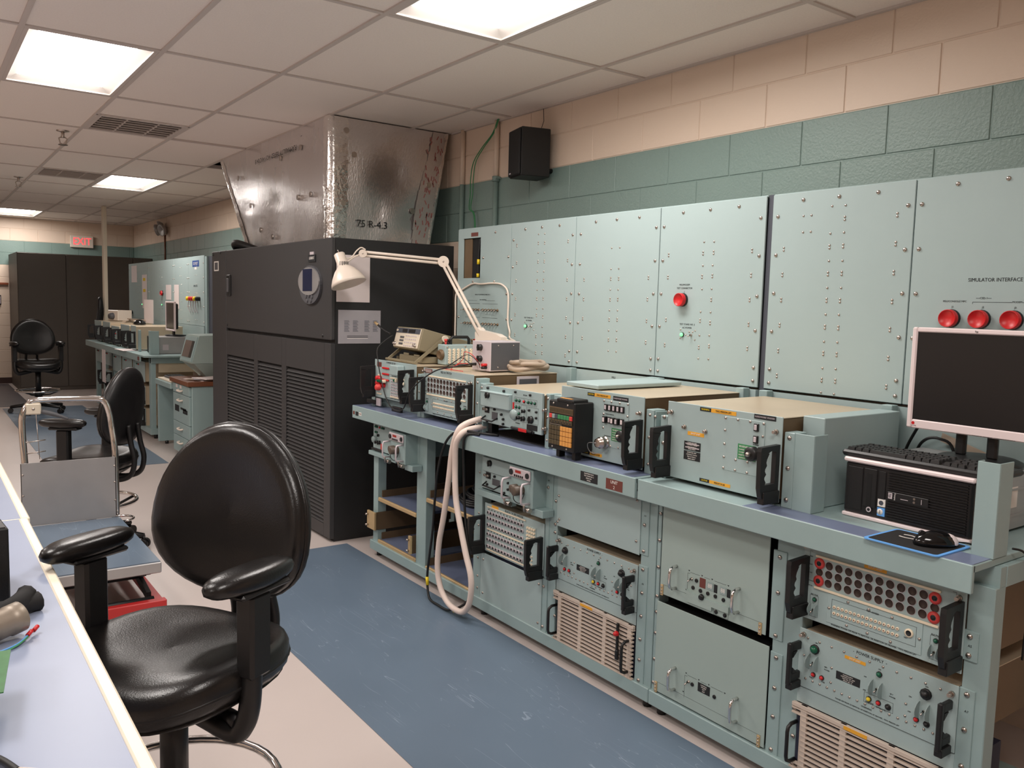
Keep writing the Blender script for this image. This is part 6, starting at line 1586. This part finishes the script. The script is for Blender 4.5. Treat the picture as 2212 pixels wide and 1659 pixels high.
solo('headset_case', ellipsoid(MB(GLOSS), (0, 0, .0), .07, .09, .06, zmin=-.05), 'glossy black rounded object lying on the far drawers', 'case', (2.2, 10.6, 1.169))
t = solo('papers', MB(PAPER).box(-.2, -.12, 0, .2, .12, .004), 'white papers lying flat on the front of the far worktop', 'paper', (FX - .03, 10.15, .894), R(92))
# ---- desk with drawer pedestal and sloped terminal
t = thing('steel_desk', 'teal steel desk with drawers and brown wood top, left of the charcoal cabinet', 'desk', (2.02, 8.97, 0), RZ)
o = MB(PAINT).box(.62, .02, .03, 1.22, .6, .7, .006).build('pedestal', t)
for z0, z1 in ((.045, .2), (.205, .33), (.335, .6), (.605, .69)):
    d = MB(PAINT).box(.635, 0, z0, 1.2, .02, z1, .003).build('drawer_front', t)
    MB(LAMPW).tube(smooth_path([(.86, 0, z1 - .05), (.87, -.025, z1 - .055), (.97, -.025, z1 - .055), (.98, 0, z1 - .05)], 3), .008, 6).build('pull', d)
for k, (a, b) in enumerate(((.7, .85), (.9, 1.1), (.98, 1.14))): plate(t, 'black_decal', a, .43 + .03 * (k % 2), b, .49 - .01 * k, INK, y=0)
for k in range(2): plate(t, 'label_card', .74 + .14 * k, .655, .8 + .14 * k, .685, PAPER, y=0)
MB(WOOD).box(.58, -.02, .7, 1.24, .62, .742, .003).build('wood_top', t)
MB(PAINT).box(0, 0, .03, .045, .6, .62, .004).build('side_panel', t); MB(PAINT).box(.04, .4, .1, .63, .42, .6).build('modesty_panel', t)
MB(PAINT).box(0, -.02, .62, .62, .6, .675, .006).build('pull_out_shelf', t); MB(CREAMPL).box(.03, .0, .675, .56, .3, .69, .003).build('shelf_board', t)
for u in (.03, .6): MB(BLACK).cyl((u, .08, 0), (u, .08, .035), .018, n=8).build('foot', t)
for u in (.66, 1.15): MB(BLACK).box(u, .08, 0, u + .06, .5, .03).build('foot', t)
t = thing('keyboard', 'dark keyboard lying on the pull-out shelf of the far desk', 'keyboard', (2.07, 8.9, .6905), RZ)
MB(DKGREY).box(0, 0, 0, .44, .16, .02, .004).build('base', t)
for r in range(5): MB(BLACK).box(.015, .015 + .028 * r, .02, .425, .036 + .028 * r, .028, .003).build('key_row', t)
t = thing('display_terminal', 'teal display terminal with a sloped window, standing on the far desk', 'terminal', (2.13, 8.52, .7425), RZ)
v = [(0, 0, .14), (.44, 0, .14), (.44, .5, .14), (0, .5, .14), (.0, .07, .4), (.44, .07, .4), (.44, .5, .41), (0, .5, .41)]
BOX6 = [(0, 1, 2, 3), (4, 5, 6, 7), (0, 1, 5, 4), (1, 2, 6, 5), (2, 3, 7, 6), (3, 0, 4, 7)]
MB(PAINTD).add(v, BOX6).build('hood', t)
MB(PAINTD).add([(.08, .16, 0), (.36, .16, 0), (.36, .46, 0), (.08, .46, 0), (0, .02, .138), (.44, .02, .138), (.44, .5, .138), (0, .5, .138)], BOX6).build('pedestal', t)
sl = lambda u, s, d=0.0: (u, .07 * s - d, .14 + .26 * s)
def slab(m, u0, u1, s0, s1, d, name):
    b = MB(m); p = [sl(u0, s0), sl(u1, s0), sl(u1, s1), sl(u0, s1)]; q = [sl(u0, s0, d), sl(u1, s0, d), sl(u1, s1, d), sl(u0, s1, d)]
    return b.add(p + q, BOX6).build(name, t)
slab(PAINT, .02, .42, .05, .95, .01, 'window_frame'); slab(mat('terminal_glass', (92, 82, 80), .15), .07, .3, .2, .8, .014, 'window'); slab(SCREEN, .3, .37, .2, .8, .014, 'window_edge')
MB(WOOD).box(.36, .3, .25, .4405, .42, .33, .002).use(VOID).box(.38, .32, .265, .4415, .4, .315).build('side_port', t)
for k in range(4):
    solo('magazine', MB((PAPER, HOSE, PAPERG, PAPER)[k]).box(-.11, -.15, 0, .11, .15, .006), ('lowest', 'second', 'third', 'topmost')[k] + ' of the loose papers heaped on the brown desk top', 'paper', (2.2 + .02 * k, 7.95 - .03 * k, .7425 + .0065 * k), R(20 + 30 * k), 'papers on the brown desk top')
